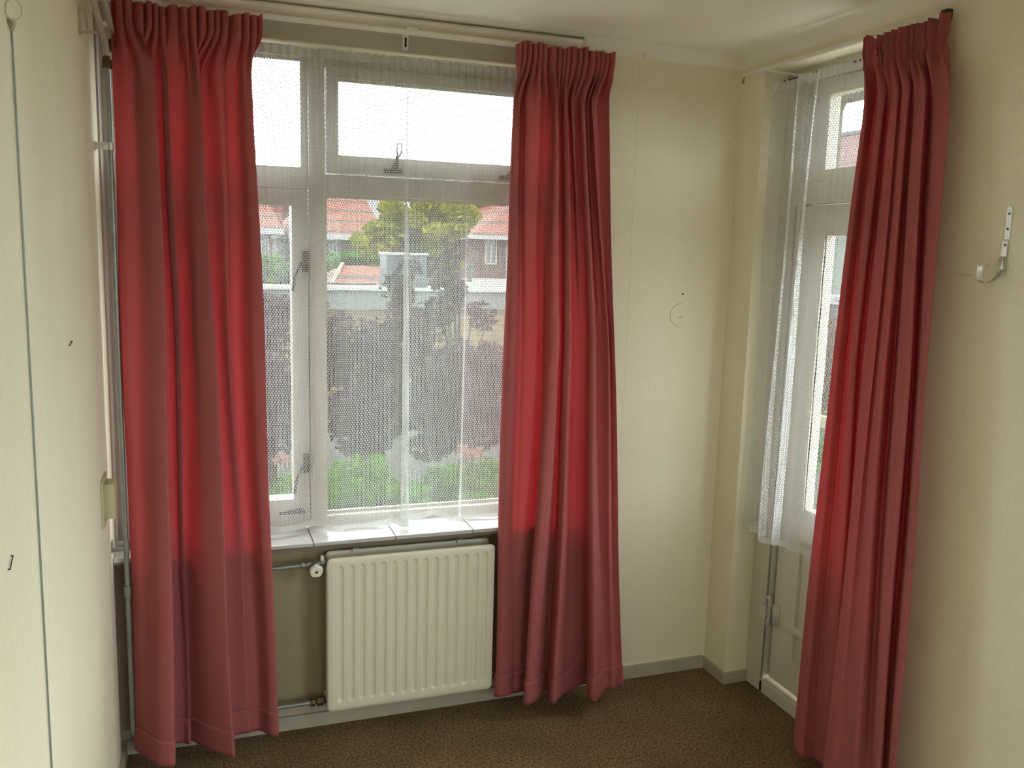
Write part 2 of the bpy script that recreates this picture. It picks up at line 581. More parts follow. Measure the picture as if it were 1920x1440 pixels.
# ------------------------------------------------------------------ the big window
FY0, FY1 = 3.085, 3.16
w1 = empty('window_1', (0.5, 3.09, WZ0), kind='structure')
PY = FY0
def rescale(v, ref=3.06, to=FY0):
    return 1.706 + (v - 1.706) * to / ref
def rx(v, ref=3.06, to=FY0):
    return v * to / ref
X0 = -.27
ml, mr = rx(.360), rx(.414)                                # mullion
zb = WZ0
z_foot = rescale(.742); z_tr0 = rescale(1.878); z_tr1 = rescale(1.945); z_top = rescale(2.300)
m = MB()
m.box(X0, -.215, FY0, FY1, zb, 2.40)                       # left post
m.box(ml, mr, FY0, FY1, zb, 2.40, bevel=.003)              # mullion
m.box(1.225, WX1, FY0, FY1, zb, 2.40)
m.box(-.215, ml, FY0 + .002, FY1, zb, rescale(.752))
m.box(mr, 1.225, FY0 + .002, FY1, zb, z_foot + .012)
m.box(-.215, ml, FY0 + .002, FY1, rescale(1.893), rescale(1.955))
m.box(mr, 1.225, FY0 + .002, FY1, z_tr0, z_tr1)
m.box(-.215, ml, FY0 + .002, FY1, rescale(2.317), 2.40)
m.box(mr, 1.225, FY0 + .002, FY1, z_top, 2.40)
# glazing beads
def bead(m, x0, x1, z0, z1, y=FY0 + .02, b=.010, d=.012):
    m.box(x0, x0 + b, y - d, y, z0, z1).box(x1 - b, x1, y - d, y, z0, z1)
    m.box(x0 + b, x1 - b, y - d, y, z0, z0 + b).box(x0 + b, x1 - b, y - d, y, z1 - b, z1)
bead(m, mr, 1.225, z_foot + .012, z_tr0, y=FY0 + .045)
bead(m, -.215, ml - .012, rescale(1.955), rescale(2.317), y=FY0 + .045)
m.box(ml - .012, ml, FY0 + .02, FY1, rescale(1.955), rescale(2.317))
m.build('window_frame', M['winpaint'], w1)
# casement on the left
cs = MB()
cx0, cx1, cz0, cz1 = -.211, ml - .004, rescale(.756), rescale(1.889)
g0, g1 = -.155, rx(.302)
cs.box(cx0, g0, FY0 - .008, FY1 - .01, cz0, cz1, bevel=.002).box(g1, cx1, FY0 - .008, FY1 - .01, cz0, cz1, bevel=.002)
cs.box(g0, g1, FY0 - .008, FY1 - .01, cz0, rescale(.827)).box(g0, g1, FY0 - .008, FY1 - .01, rescale(1.836), cz1)
cas = cs.build('casement', M['winpaint'], w1)
MB().box(g0, g1, FY0 + .03, FY0 + .034, rescale(.827), rescale(1.836)).build('window_pane', M['glass'], cas)
# fastener with lever, twice, and the stay
def fastener(z, parent):
    q = MB()
    q.box(cx1 - .022, cx1 + .003, FY0 - .018, FY0 - .008, z - .035, z + .035, bevel=.002)
    q.tube([(cx1 - .010, FY0 - .018, z), (cx1 - .012, FY0 - .035, z + .003), (cx1 - .030, FY0 - .040, z - .008), (cx1 - .048, FY0 - .040, z - .05), (cx1 - .055, FY0 - .038, z - .10)], [.007, .007, .006, .005, .006], 10)
    return q.build('casement_fastener', M['blackmetal'], parent, smooth=True)
fastener(rescale(1.652), cas)
fastener(rescale(.955), cas)
q = MB()
q.box(rx(.250), rx(.340), FY0 - .014, FY0 - .007, rescale(.775), rescale(.785)).tube([(rx(.26), FY0 - .012, rescale(.78)), (rx(.285), FY0 - .025, rescale(.79)), (rx(.33), FY0 - .02, rescale(.795))], .004, 8)
q.build('casement_stay', M['blackmetal'], cas)
# top-hung fanlight sash over the big pane
fs = MB()
fx0, fx1, fz0, fz1 = mr + .005, 1.22, rescale(1.950), z_top - .004
f0, f1, h0, h1 = rx(.455), 1.18, rescale(2.004), rescale(2.257)
fs.box(fx0, f0, FY0 - .012, FY1 - .01, fz0, fz1, bevel=.002).box(f1, fx1, FY0 - .012, FY1 - .01, fz0, fz1)
fs.box(f0, f1, FY0 - .012, FY1 - .01, fz0, h0).box(f0, f1, FY0 - .012, FY1 - .01, h1, fz1)
bead(fs, f0, f1, h0, h1, y=FY0 + .02, b=.006)
fan = fs.build('fanlight_sash', M['winpaint'], w1)
MB().box(f0, f1, FY0 + .03, FY0 + .034, h0, h1).build('window_pane', M['glass'], fan)
def fan_stay(x):
    q = MB()
    z = rescale(1.965)
    y = FY0 - .014
    q.box(x - .035, x + .028, y - .006, y + .002, z - .008, z + .008, bevel=.002)
    q.tube([(x + .004, y - .004, z), (x + .003, y - .022, z + .02), (x + .006, y - .034, z + .05)], [.013, .010, .005], 10)
    q.tube([(x + .006, y - .034, z + .045), (x + .002, y - .040, z + .065), (x + .003, y - .042, z + .088), (x + .018, y - .042, z + .090), (x + .019, y - .040, z + .065), (x + .010, y - .034, z + .045)], .0028, 8)
    return q.build('fanlight_stay', M['blackmetal'], fan, smooth=True)
fan_stay(rx(.645))
fan_stay(rx(1.060))
MB().box(mr + .0, 1.225, FY0 + .045, FY0 + .049, z_foot + .012, z_tr0).build('window_pane', M['glass'], w1)
MB().box(-.215, ml - .012, FY0 + .045, FY0 + .049, rescale(1.955), rescale(2.317)).build('window_pane', M['glass'], w1)
# tiled inner sill
SY0 = 2.903
m = MB()
js = [XL, .068, .350, .632, .914, 1.196, 1.275]
for a, b in zip(js[:-1], js[1:]):
    m.box(a + .0016, b - .0016, SY0, FY0 + .004, .700, .714, bevel=.0025)
sill = m.build('window_sill', M['tile'], w1, label='white glazed tiles')
MB().box(XL, 1.274, SY0 + .004, FY0, .690, .7105).build('sill_bed', M['grout'], sill)
# reveals of the window beside and above
slab('trim_5', M['winpaint'], [(WX1 - .001, WX1 + .002, YB, FY0, WZ0, WZ1)])
slab('trim_8', M['winpaint'], [(XL, XL + .006, YB - .01, FY0, WZ0 + .001, WZ1)])

# ------------------------------------------------------------------ garden door
d1 = empty('door_1', (2.10, 2.37, 0), kind='structure')
DX = 2.073
m = MB()
m.box(DX, DX + .075, 2.732, DY1 - .001, 0, 2.386, bevel=.003)           # left post
m.box(DX, DX + .075, DY0 + .001, 2.10, 0, 2.386, bevel=.003)
m.box(DX, DX + .075, 2.10, 2.732, 2.336, 2.386)
m.box(DX, DX + .075, 2.10, 2.732, 1.903, 1.974)
m.build('door_frame', M['paint'], d1)
m = MB()
m.box(DX + .012, DX + .075, 2.10, 2.732, 0.0, .060)
m.box(DX - .0, DX + .03, 2.10, 2.752, 0.0, .050, bevel=.004)
m.build('threshold', M['paint'], d1)
# leaf
ly0, ly1, lz0, lz1 = 2.104, 2.720, .072, 1.898
gy0, gy1, gz0, gz1 = 2.17, 2.592, .79, 1.792
lx0, lx1 = DX + .020, DX + .065
m = MB()
m.box(lx0, lx1, gy1, ly1, lz0, lz1, bevel=.002).box(lx0, lx1, ly0, gy0, lz0, lz1, bevel=.002)
m.box(lx0, lx1, gy0, gy1, gz1, lz1).box(lx0, lx1, gy0, gy1, .682, gz0)
m.box(lx0, lx1, gy0, gy1, lz0, .20)
leaf_o = m.build('door_leaf', M['paint'], d1)
m = MB()
m.box(lx0 + .012, lx1 - .01, gy0, gy1, .20, .682)
m.build('door_panel', M['paint'], leaf_o)
m = MB()
m.box(lx0 - .008, lx0 + .012, 2.15, gy1 + .05, .305, .327, bevel=.004)
m.box(lx0 - .006, lx0 + .012, 2.14, gy1 + .02, .668, .690, bevel=.004)
m.build('panel_moulding', M['paint'], leaf_o)
m = MB()
m.box(lx0 - .002, lx0 + .008, gy0 - .012, gy0, gz0, gz1).box(lx0 - .002, lx0 + .008, gy1, gy1 + .012, gz0, gz1)
m.box(lx0 - .002, lx0 + .008, gy0, gy1, gz1, gz1 + .012).box(lx0 - .002, lx0 + .008, gy0, gy1, gz0 - .012, gz0)
m.build('glazing_bead', M['paint'], leaf_o)
MB().box(lx0 + .02, lx0 + .024, gy0, gy1, gz0, gz1).build('door_pane', M['glass'], leaf_o)
# fanlight over the door
m = MB()
ty0, ty1, tz0, tz1 = 2.17, 2.622, 2.020, 2.275
m.box(lx0, lx1, ty1, ly1, 1.980, 2.330, bevel=.002).box(lx0, lx1, ly0, ty0, 1.980, 2.330)
m.box(lx0, lx1, ty0, ty1, 1.980, tz0).box(lx0, lx1, ty0, ty1, tz1, 2.330)
fl = m.build('fanlight_sash', M['paint'], d1)
MB().box(lx0 + .02, lx0 + .024, ty0, ty1, tz0, tz1).build('door_pane', M['glass'], fl)
# black strip painting in the shade of the door gap and draught strip on the post
slab('door_gap_shade', M['gap_shade'], [(lx0 + .01, lx1 - .005, 2.7205, 2.7315, .072, 2.33)])
MB().box(DX - .002, DX + .019, 2.7325, 2.742, .06, 1.90).build('draught_strip', M['steel'], d1)
# sliding bolt low on the closing edge
lock = empty('door_bolt', (DX, 2.72, .34))
lock.parent = d1
lock.matrix_parent_inverse = parent_mw(d1).inverted()
m = MB()
m.box(lx0 - .007, lx0, 2.676, 2.722, .295, .375, bevel=.003)
m.box(DX - .008, DX + .0, 2.733, 2.768, .300, .362, bevel=.003)
m.tube([(lx0 - .012, 2.733, .285), (lx0 - .012, 2.727, .405)], .0085, 12)
m.tube([(lx0 - .012, 2.728, .318), (lx0 - .030, 2.712, .305), (lx0 - .038, 2.706, .300)], [.006, .006, .010], 10)
m.tube([(lx0 - .012, 2.728, .400), (lx0 - .028, 2.718, .402)], [.006, .008], 10)
m.build('bolt_body', M['chrome'], lock, smooth=True)

# ================================================================== SOFT FURNISHINGS
def catmull(P, sub):
    out = []
    n = len(P)
    for i in range(n - 1):
        p0, p1, p2, p3 = P[max(i - 1, 0)], P[i], P[i + 1], P[min(i + 2, n - 1)]
        for k in range(sub):
            t = k / sub
            out.append(tuple(0.5 * ((2 * b) + (-a + c) * t + (2 * a - 5 * b + 4 * c - d) * t * t + (-a + 3 * b - 3 * c + d) * t ** 3)
                             for a, b, c, d in zip(p0, p1, p2, p3)))
    out.append(tuple(P[-1]))
    return out

def sst(a, b, x):
    t = max(0.0, min(1.0, (x - a) / (b - a)))
    return t * t * (3 - 2 * t)

def curtain(name, D, base, axis, sgn, head, npl, zt, label, hem=.088, seed=1, zb=0.065, zlev=(2.10, 1.40, 0.065), sub=7):
    """D rows: along-position at three heights and depth towards the room at three heights"""
    rnd = random.Random(seed)
    C = catmull(D, sub)
    n = len(C)
    # material position, by arc length at mid height
    s = [0.0]
    for a, b in zip(C[:-1], C[1:]):
        s.append(s[-1] + math.hypot(b[1] - a[1], b[4] - a[4]) + 1e-4)
    s = [v / s[-1] for v in s]
    ph = [rnd.uniform(0, 6.28) for _ in range(6)]
    # uneven pleats
    def wav(u):
        v = u * npl + .22 * math.sin(u * 17 + ph[0]) + .15 * math.sin(u * 31 + ph[1])
        c = math.cos(2 * math.pi * v)
        return math.copysign(abs(c) ** .6, c) * (1 + .25 * math.sin(u * 23 + ph[2]))
    def shift(u):
        v = u * npl + .22 * math.sin(u * 17 + ph[0]) + .15 * math.sin(u * 31 + ph[1])
        return math.sin(2 * math.pi * v + .6)
    def pt(i, z):
        st, sm, sb, dt, dm, db = C[i]
        if z >= zlev[1]:
            t = (z - zlev[1]) / (zlev[0] - zlev[1])
            t = min(t, 1.25)
            a, d = sm + (st - sm) * t, dm + (dt - dm) * t
        else:
            t = (z - zlev[1]) / (zlev[2] - zlev[1])
            a, d = sm + (sb - sm) * t, dm + (db - dm) * t
        u = s[i]
        hp = head[0] + (head[1] - head[0]) * u
        k = sst(zt - .19, zt - .05, z)
        amp = .0155 * sst(zt - .28, zt - .06, z) - .007 * math.exp(-((z - (zt - .068)) / .016) ** 2)
        a = a * (1 - k) + hp * k
        d = d * (1 - k) + .012 * k + amp * wav(u)
        a += .0045 * shift(u) * sst(zt - .20, zt - .04, z)
        # slight sway of the folds
        a += .003 * math.sin(z * 5 + u * 9 + ph[3]) * sst(0, .6, zt - z)
        zz = z + (.004 * math.sin(u * 40 + ph[4]) + .004 * math.sin(u * 13 + ph[5])) * (1 if z > zt - .03 else 0)
        v = base - d
        return Vector((a, v, zz)) if axis == 'x' else Vector((v, a, zz))
    zs_body = [zt - .006 * i for i in range(22)]
    z = zs_body[-1]
    while z > zt - .5:
        z -= .02; zs_body.append(z)
    zend = zb + hem
    nn = 34
    z0 = zs_body[-1]
    zs_body += [z0 + (zend - z0) * (i + 1) / nn for i in range(nn)]
    zs_hem = [zend + .004 + (zb - zend) * i / 6 for i in range(7)]
    def sheet(nm, zs, parent, off=0.0, solid=0.0):
        bm = bmesh.new()
        rows = []
        for zc in zs:
            row = []
            for i in range(n):
                p = pt(i, zc)
                if off:
                    q = pt(min(i + 1, n - 1), zc) - pt(max(i - 1, 0), zc)
                    q.z = 0
                    if q.length > 1e-6:
                        q.normalize()
                        p = p + Vector((q.y, -q.x, 0)) * off * sgn
                row.append(bm.verts.new(p))
            rows.append(row)
        for a, b in zip(rows[:-1], rows[1:]):
            for i in range(n - 1):
                bm.faces.new((a[i], a[i + 1], b[i + 1], b[i]))
        me = bpy.data.meshes.new(nm)
        bm.to_mesh(me); bm.free()
        me.materials.append(M['cloth'])
        for p in me.polygons: p.use_smooth = True
        o = bpy.data.objects.new(nm, me)
        COL.objects.link(o)
        if parent is not None:
            o.parent = parent
            o.matrix_parent_inverse = parent_mw(parent).inverted()
        if solid:
            md = o.modifiers.new('thickness', 'SOLIDIFY')
            md.thickness = solid
            md.offset = 0
        return o
    mid = pt(n // 2, 1.2)
    root = empty(name, (mid.x, mid.y, zb), label=label, cat='curtain', group='dusty rose curtains')
    sheet('curtain_panel', zs_body, root)
    sheet('hem', zs_hem, root, off=.0015, solid=.003)
    # hooks on the rail
    k = 9
    for j in range(k):
        m = MB()
        i = int((j + .5) / k * (n - 1))
        p = pt(i, zt - .03)
        if axis == 'x':
            m.tube([(p.x, base - .004, zt - .045), (p.x, base + .004, zt - .01), (p.x, base + .003, zt + .003)], .0015, 6)
        else:
            m.tube([(base - .004, p.y, zt - .045), (base + .004, p.y, zt - .01), (base + .003, p.y, zt + .003)], .0015, 6)
        m.build('curtain_hook', M['plastic'], root)
    return root
CUR1 = [
    (-0.217, -0.219, -0.221, 0.0, 0.0, 0.0),
    (-0.189, -0.199, -0.201, 0.022, 0.037, 0.03),
    (-0.161, -0.166, -0.18, 0.022, 0.037, 0.06),
    (-0.13, -0.126, -0.143, 0.05, 0.075, 0.12),
    (-0.099, -0.09, -0.102, 0.05, 0.088, 0.128),
    (-0.124, -0.109, -0.119, 0.017, 0.05, 0.075),
    (-0.153, -0.135, -0.146, 0.011, 0.025, 0.045),
    (-0.117, -0.108, -0.115, -0.004, 0.0, 0.0),
    (-0.081, -0.071, -0.082, 0.0, 0.0, 0.0),
    (-0.063, -0.052, -0.062, 0.022, 0.025, 0.015),
    (-0.081, -0.072, -0.068, 0.011, 0.013, 0.0),
    (-0.061, -0.056, -0.055, -0.004, -0.005, -0.006),
    (-0.028, -0.032, -0.039, 0.0, 0.0, 0.015),
    (-0.004, 0.0, 0.007, 0.033, 0.062, 0.075),
    (0.026, 0.049, 0.075, 0.05, 0.088, 0.135),
    (0.008, 0.025, 0.055, 0.017, 0.05, 0.09),
    (-0.007, -0.012, 0.028, 0.011, 0.025, 0.045),
    (0.017, 0.025, 0.057, -0.004, 0.0, 0.015),
    (0.044, 0.063, 0.094, 0.0, 0.0, 0.0),
    (0.077, 0.091, 0.132, 0.028, 0.025, 0.0),
    (0.096, 0.098, 0.135, 0.011, 0.013, -0.006),
    (0.084, 0.082, 0.122, -0.0, -0.005, -0.006),
    (0.106, 0.108, 0.15, -0.004, -0.005, -0.006),
    (0.129, 0.132, 0.173, 0.0, 0.0, 0.0),
    (0.15, 0.161, 0.199, 0.033, 0.05, 0.038),
    (0.174, 0.195, 0.221, 0.033, 0.056, 0.045),
    (0.16, 0.177, 0.21, 0.011, 0.025, 0.022),
    (0.146, 0.156, 0.196, 0.0, 0.013, 0.007),
]
CUR2 = [
    (1.044, 1.04, 1.048, 0.0, 0.0, -0.006),
    (1.021, 1.012, 1.021, 0.011, 0.013, 0.0),
    (1.008, 0.996, 1.006, 0.022, 0.019, 0.0),
    (1.008, 1.007, 1.018, 0.039, 0.037, 0.015),
    (1.026, 1.03, 1.039, 0.033, 0.037, 0.015),
    (1.053, 1.059, 1.075, 0.006, 0.013, 0.0),
    (1.053, 1.077, 1.088, 0.039, 0.025, 0.0),
    (1.091, 1.114, 1.101, 0.039, 0.025, 0.0),
    (1.121, 1.14, 1.132, 0.006, 0.0, -0.006),
    (1.135, 1.153, 1.167, 0.0, 0.0, -0.006),
    (1.151, 1.149, 1.127, 0.0, 0.025, 0.045),
    (1.157, 1.149, 1.095, 0.011, 0.05, 0.075),
    (1.152, 1.159, 1.101, 0.044, 0.075, 0.098),
    (1.166, 1.189, 1.147, 0.044, 0.069, 0.075),
    (1.183, 1.208, 1.188, 0.0, 0.025, 0.03),
    (1.195, 1.225, 1.212, 0.0, 0.013, 0.015),
    (1.192, 1.218, 1.208, 0.033, 0.05, 0.045),
    (1.203, 1.237, 1.198, 0.044, 0.062, 0.112),
    (1.219, 1.255, 1.263, 0.0, 0.025, 0.06),
    (1.235, 1.28, 1.313, 0.0, 0.0, 0.03),
    (1.224, 1.301, 1.353, 0.039, 0.0, 0.015),
    (1.252, 1.323, 1.386, 0.011, 0.0, 0.015),
    (1.269, 1.317, 1.348, 0.0, 0.025, 0.075),
    (1.259, 1.312, 1.337, 0.033, 0.05, 0.128),
    (1.266, 1.328, 1.352, 0.044, 0.056, 0.143),
    (1.297, 1.353, 1.403, 0.0, 0.013, 0.09),
    (1.283, 1.365, 1.426, 0.033, 0.013, 0.075),
    (1.316, 1.374, 1.437, 0.0, 0.025, 0.075),
    (1.3, 1.384, 1.451, 0.044, 0.05, 0.083),
    (1.329, 1.404, 1.472, 0.011, 0.013, 0.068),
    (1.35, 1.406, 1.486, 0.011, 0.025, 0.068),
    (1.364, 1.415, 1.498, 0.033, 0.037, 0.075),
    (1.366, 1.415, 1.497, 0.011, 0.013, 0.045),
]
CUR3 = [
    (2.247, 2.29, 2.318, 0.0, 0.0, 0.0),
    (2.247, 2.291, 2.319, 0.02, 0.02, 0.03),
    (2.21, 2.247, 2.253, 0.04, 0.04, 0.05),
    (2.222, 2.248, 2.239, 0.01, 0.01, 0.03),
    (2.219, 2.246, 2.226, 0.0, 0.0, 0.01),
    (2.161, 2.179, 2.188, 0.04, 0.04, 0.01),
    (2.14, 2.156, 2.168, 0.04, 0.04, 0.0),
    (2.171, 2.183, 2.147, 0.0, 0.0, 0.0),
    (2.151, 2.137, 2.125, 0.01, 0.03, 0.04),
    (2.11, 2.08, 2.101, 0.04, 0.07, 0.08),
    (2.074, 2.038, 2.046, 0.05, 0.08, 0.1),
    (2.083, 2.049, 2.017, 0.03, 0.06, 0.095),
    (2.05, 2.016, 1.977, 0.05, 0.08, 0.1),
    (2.03, 1.991, 1.932, 0.05, 0.08, 0.11),
    (2.064, 2.027, 1.926, 0.01, 0.02, 0.08),
    (2.041, 1.986, 1.91, 0.02, 0.05, 0.07),
    (1.998, 1.931, 1.874, 0.05, 0.09, 0.09),
    (1.964, 1.889, 1.852, 0.05, 0.09, 0.09),
    (2.012, 1.961, 1.868, 0.01, 0.02, 0.06),
    (2.003, 1.965, 1.87, 0.0, 0.0, 0.05),
    (1.958, 1.916, 1.839, 0.03, 0.04, 0.07),
    (1.919, 1.863, 1.809, 0.05, 0.08, 0.09),
    (1.883, 1.837, 1.79, 0.05, 0.08, 0.09),
    (1.927, 1.889, 1.848, 0.02, 0.04, 0.05),
]
curtain('curtain', CUR1, 2.888, 'x', 1, (-.216, .204), 17, 2.385, 'dusty rose curtain beside the heating pipe, left of the radiator, glowing red between its folds', seed=3)
curtain('curtain', CUR2, 2.888, 'x', 1, (1.022, 1.372), 17, 2.392, 'dusty rose curtain between the radiator and the bare corner wall', seed=5)
curtain('curtain', CUR3, 1.935, 'y', -1, (2.262, 1.955), 13, 2.368, 'long dusty rose curtain half covering the garden door, next to the metal wall hook', seed=8, zb=.035)

# ------------------------------------------------------------------ curtain rails
r1 = empty('curtain_rail', (.55, 2.91, 2.39), label='white window curtain rail running above the radiator window between two curtains', cat='curtain rail', group='curtain rails')
m = MB()
m.box(-.255, 1.400, 2.905, 2.921, 2.389, 2.399, bevel=.001)
m.box(-.255, 1.400, 2.910, 2.916, 2.385, 2.389)
m.build('rail', M['plastic'], r1)
def rail_bracket(x, parent):
    q = MB()
    q.box(x - .010, x + .010, 2.983, 2.988, 2.352, 2.402, bevel=.002)
    q.box(x - .006, x + .006, 2.912, 2.985, 2.399, 2.404)
    q.box(x - .016, x + .022, 2.899, 2.926, 2.397, 2.406, bevel=.002)
    b = q.build('rail_bracket', M['plastic'], parent)
    s = MB()
    s.box(x - .003, x + .003, 2.9815, 2.9835, 2.362, 2.392)
    s.tube([(x, 2.984, 2.386), (x, 2.980, 2.386)], .004, 8).tube([(x, 2.984, 2.366), (x, 2.980, 2.366)], .004, 8)
    s.build('screw_slot', M['blackmetal'], b)
rail_bracket(.668, r1)
rail_bracket(-.10, r1)
rail_bracket(1.34, r1)
r2 = empty('curtain_rail', (1.945, 2.45, 2.38), label='white rail above the garden door, black end cap beside the curtain', cat='curtain rail', group='curtain rails')
m = MB()
m.box(1.932, 1.946, 1.985, 2.93, 2.370, 2.382, bevel=.001)
m.build('rail', M['plastic'], r2)
m = MB()
m.box(1.929, 1.949, 1.965, 1.990, 2.362, 2.388, bevel=.003)
m.build('end_cap', M['blackmetal'], r2, label='black end cap')
m = MB()
m.box(1.940, 2.070, 2.783, 2.795, 2.366, 2.371)
m.box(2.066, 2.0725, 2.779, 2.799, 2.335, 2.371, bevel=.001)
m.box(1.928, 1.950, 2.778, 2.800, 2.366, 2.386, bevel=.002)
m.build('rail_bracket', M['plastic'], r2)
m = MB()
m.tube([(1.939, 2.925, 2.370), (1.939, 2.927, 2.362), (1.939, 2.934, 2.356), (1.939, 2.930, 2.348), (1.939, 2.922, 2.352)], .0018, 8)
m.build('rail_stop', M['brass'], r2)

# ------------------------------------------------------------------ net curtains
def net(name, path, ztop, zbot, base, axis, label, gather, rodpts, cwidth=1.9, edge=.022):
    """path: list of (along, depth) control points of the hanging folds, top folds are scaled by gather"""
    C = catmull(path, 8)
    n = len(C)
    s = [0.0]
    for a, b in zip(C[:-1], C[1:]):
        s.append(s[-1] + math.hypot(b[0] - a[0], b[1] - a[1]))
    S = s[-1]
    def pt(i, z):
        a, d = C[i]
        u = s[i] / S
        t = (z - zbot) / (ztop - zbot)
        k = 1 - (1 - gather) * t ** 1.5
        lin = C[0][0] + (C[-1][0] - C[0][0]) * u
        w = .35 * t
        a = a * (1 - w) + lin * w
        d = d * k + .0035 * math.sin(s[i] * 210) * sst(.55, 1.0, t)
        d += .004 * math.sin(z * 4 + s[i] * 20)
        zz = z - (.010 * math.sin(s[i] * 9) + .006 * math.sin(s[i] * 23 + 1)) * (1 - t)
        v = base - d
        return Vector((a, v, zz)) if axis == 'x' else Vector((v, a, zz))
    def sheet(nm, zs, mat, parent):
        bm = bmesh.new()
        rows = [[bm.verts.new(pt(i, z)) for i in range(n)] for z in zs]
        uvl = bm.loops.layers.uv.new('cloth')
        for r in range(len(zs) - 1):
            for i in range(n - 1):
                f = bm.faces.new((rows[r][i], rows[r][i + 1], rows[r + 1][i + 1], rows[r + 1][i]))
                for lp, (ii, zz) in zip(f.loops, ((i, zs[r]), (i + 1, zs[r]), (i + 1, zs[r + 1]), (i, zs[r + 1]))):
                    lp[uvl].uv = (s[ii], zz)
        me = bpy.data.meshes.new(nm)
        bm.to_mesh(me); bm.free()
        me.materials.append(mat)
        for p in me.polygons: p.use_smooth = True
        o = bpy.data.objects.new(nm, me)
        COL.objects.link(o)
        if parent is not None:
            o.parent = parent
            o.matrix_parent_inverse = parent_mw(parent).inverted()
        return o
    mid = pt(n // 2, zbot)
    root = empty(name, (mid.x, mid.y, zbot), label=label, cat='net curtain', group='white net curtains')
    zz = [ztop - .03 + (zbot + edge - ztop + .03) * i / 44 for i in range(45)]
    sheet('net_panel', zz, M['net'], root)
    sheet('net_hem', [zbot + edge, zbot + edge * .6, zbot + edge * .3, zbot], M['netedge'], root)
    sheet('net_heading', [ztop, ztop - .01, ztop - .02, ztop - .03], M['netedge'], root)
    MB().tube(rodpts, .003, 8).build('curtain_wire', M['brass' if axis == 'y' else 'plastic'], root, smooth=True)
    return root

P1 = [(-.235, .0), (-.20, .012), (-.165, .030), (-.13, .010), (-.10, -.010), (-.06, .0), (-.03, .022), (.0, .034), (.03, .020), (.06, -.004), (.10, -.008), (.14, .0), (.170, .0), (.205, .018), (.245, .026), (.285, .012), (.318, .0), (.345, -.012), (.372, -.018), (.392, .0),
      (.408, .030), (.432, .042), (.456, .030), (.470, .008), (.500, -.008), (.540, -.004), (.580, .002), (.615, .010), (.640, .006), (.655, .020),
      (.662, .046), (.680, .054), (.694, .044), (.690, .018), (.672, .004), (.690, -.006), (.720, -.004), (.752, .006), (.772, .0), (.790, -.010), (.812, -.002), (.832, .020),
      (.852, .038), (.876, .042), (.893, .028), (.890, .008), (.905, -.006), (.940, -.010), (.985, -.004), (1.02, .006), (1.06, .0), (1.10, -.006), (1.14, .008), (1.18, .0)]
net('net_curtain', P1, 2.338, .722, 3.020, 'x', 'white lace net curtain hanging in front of the big window over the tiled sill', .25,
    [(-.26, 3.02, 2.337), (.5, 3.02, 2.3375), (1.26, 3.02, 2.337)])
P2 = [(2.835, -.004), (2.820, .010), (2.800, .0), (2.785, .012), (2.765, .022), (2.745, .016), (2.728, -.004), (2.705, -.010), (2.690, .006), (2.680, .036), (2.664, .048), (2.642, .040), (2.622, .014),
      (2.603, .002), (2.592, .022), (2.586, .052), (2.568, .062), (2.545, .056), (2.520, .044), (2.500, .050), (2.480, .044), (2.462, .020), (2.44, .004), (2.41, -.006), (2.37, .010), (2.33, .018), (2.29, .0),
      (2.25, -.01), (2.21, .012), (2.17, .0)]
net('net_curtain', P2, 2.340, .668, 2.008, 'y', 'white lace net curtain over the glass of the garden door, at the corner', .30,
    [(2.060, 2.775, 2.345), (2.045, 2.800, 2.343), (2.025, 2.803, 2.340), (2.008, 2.775, 2.338), (2.008, 2.5, 2.338), (2.008, 2.12, 2.338)])

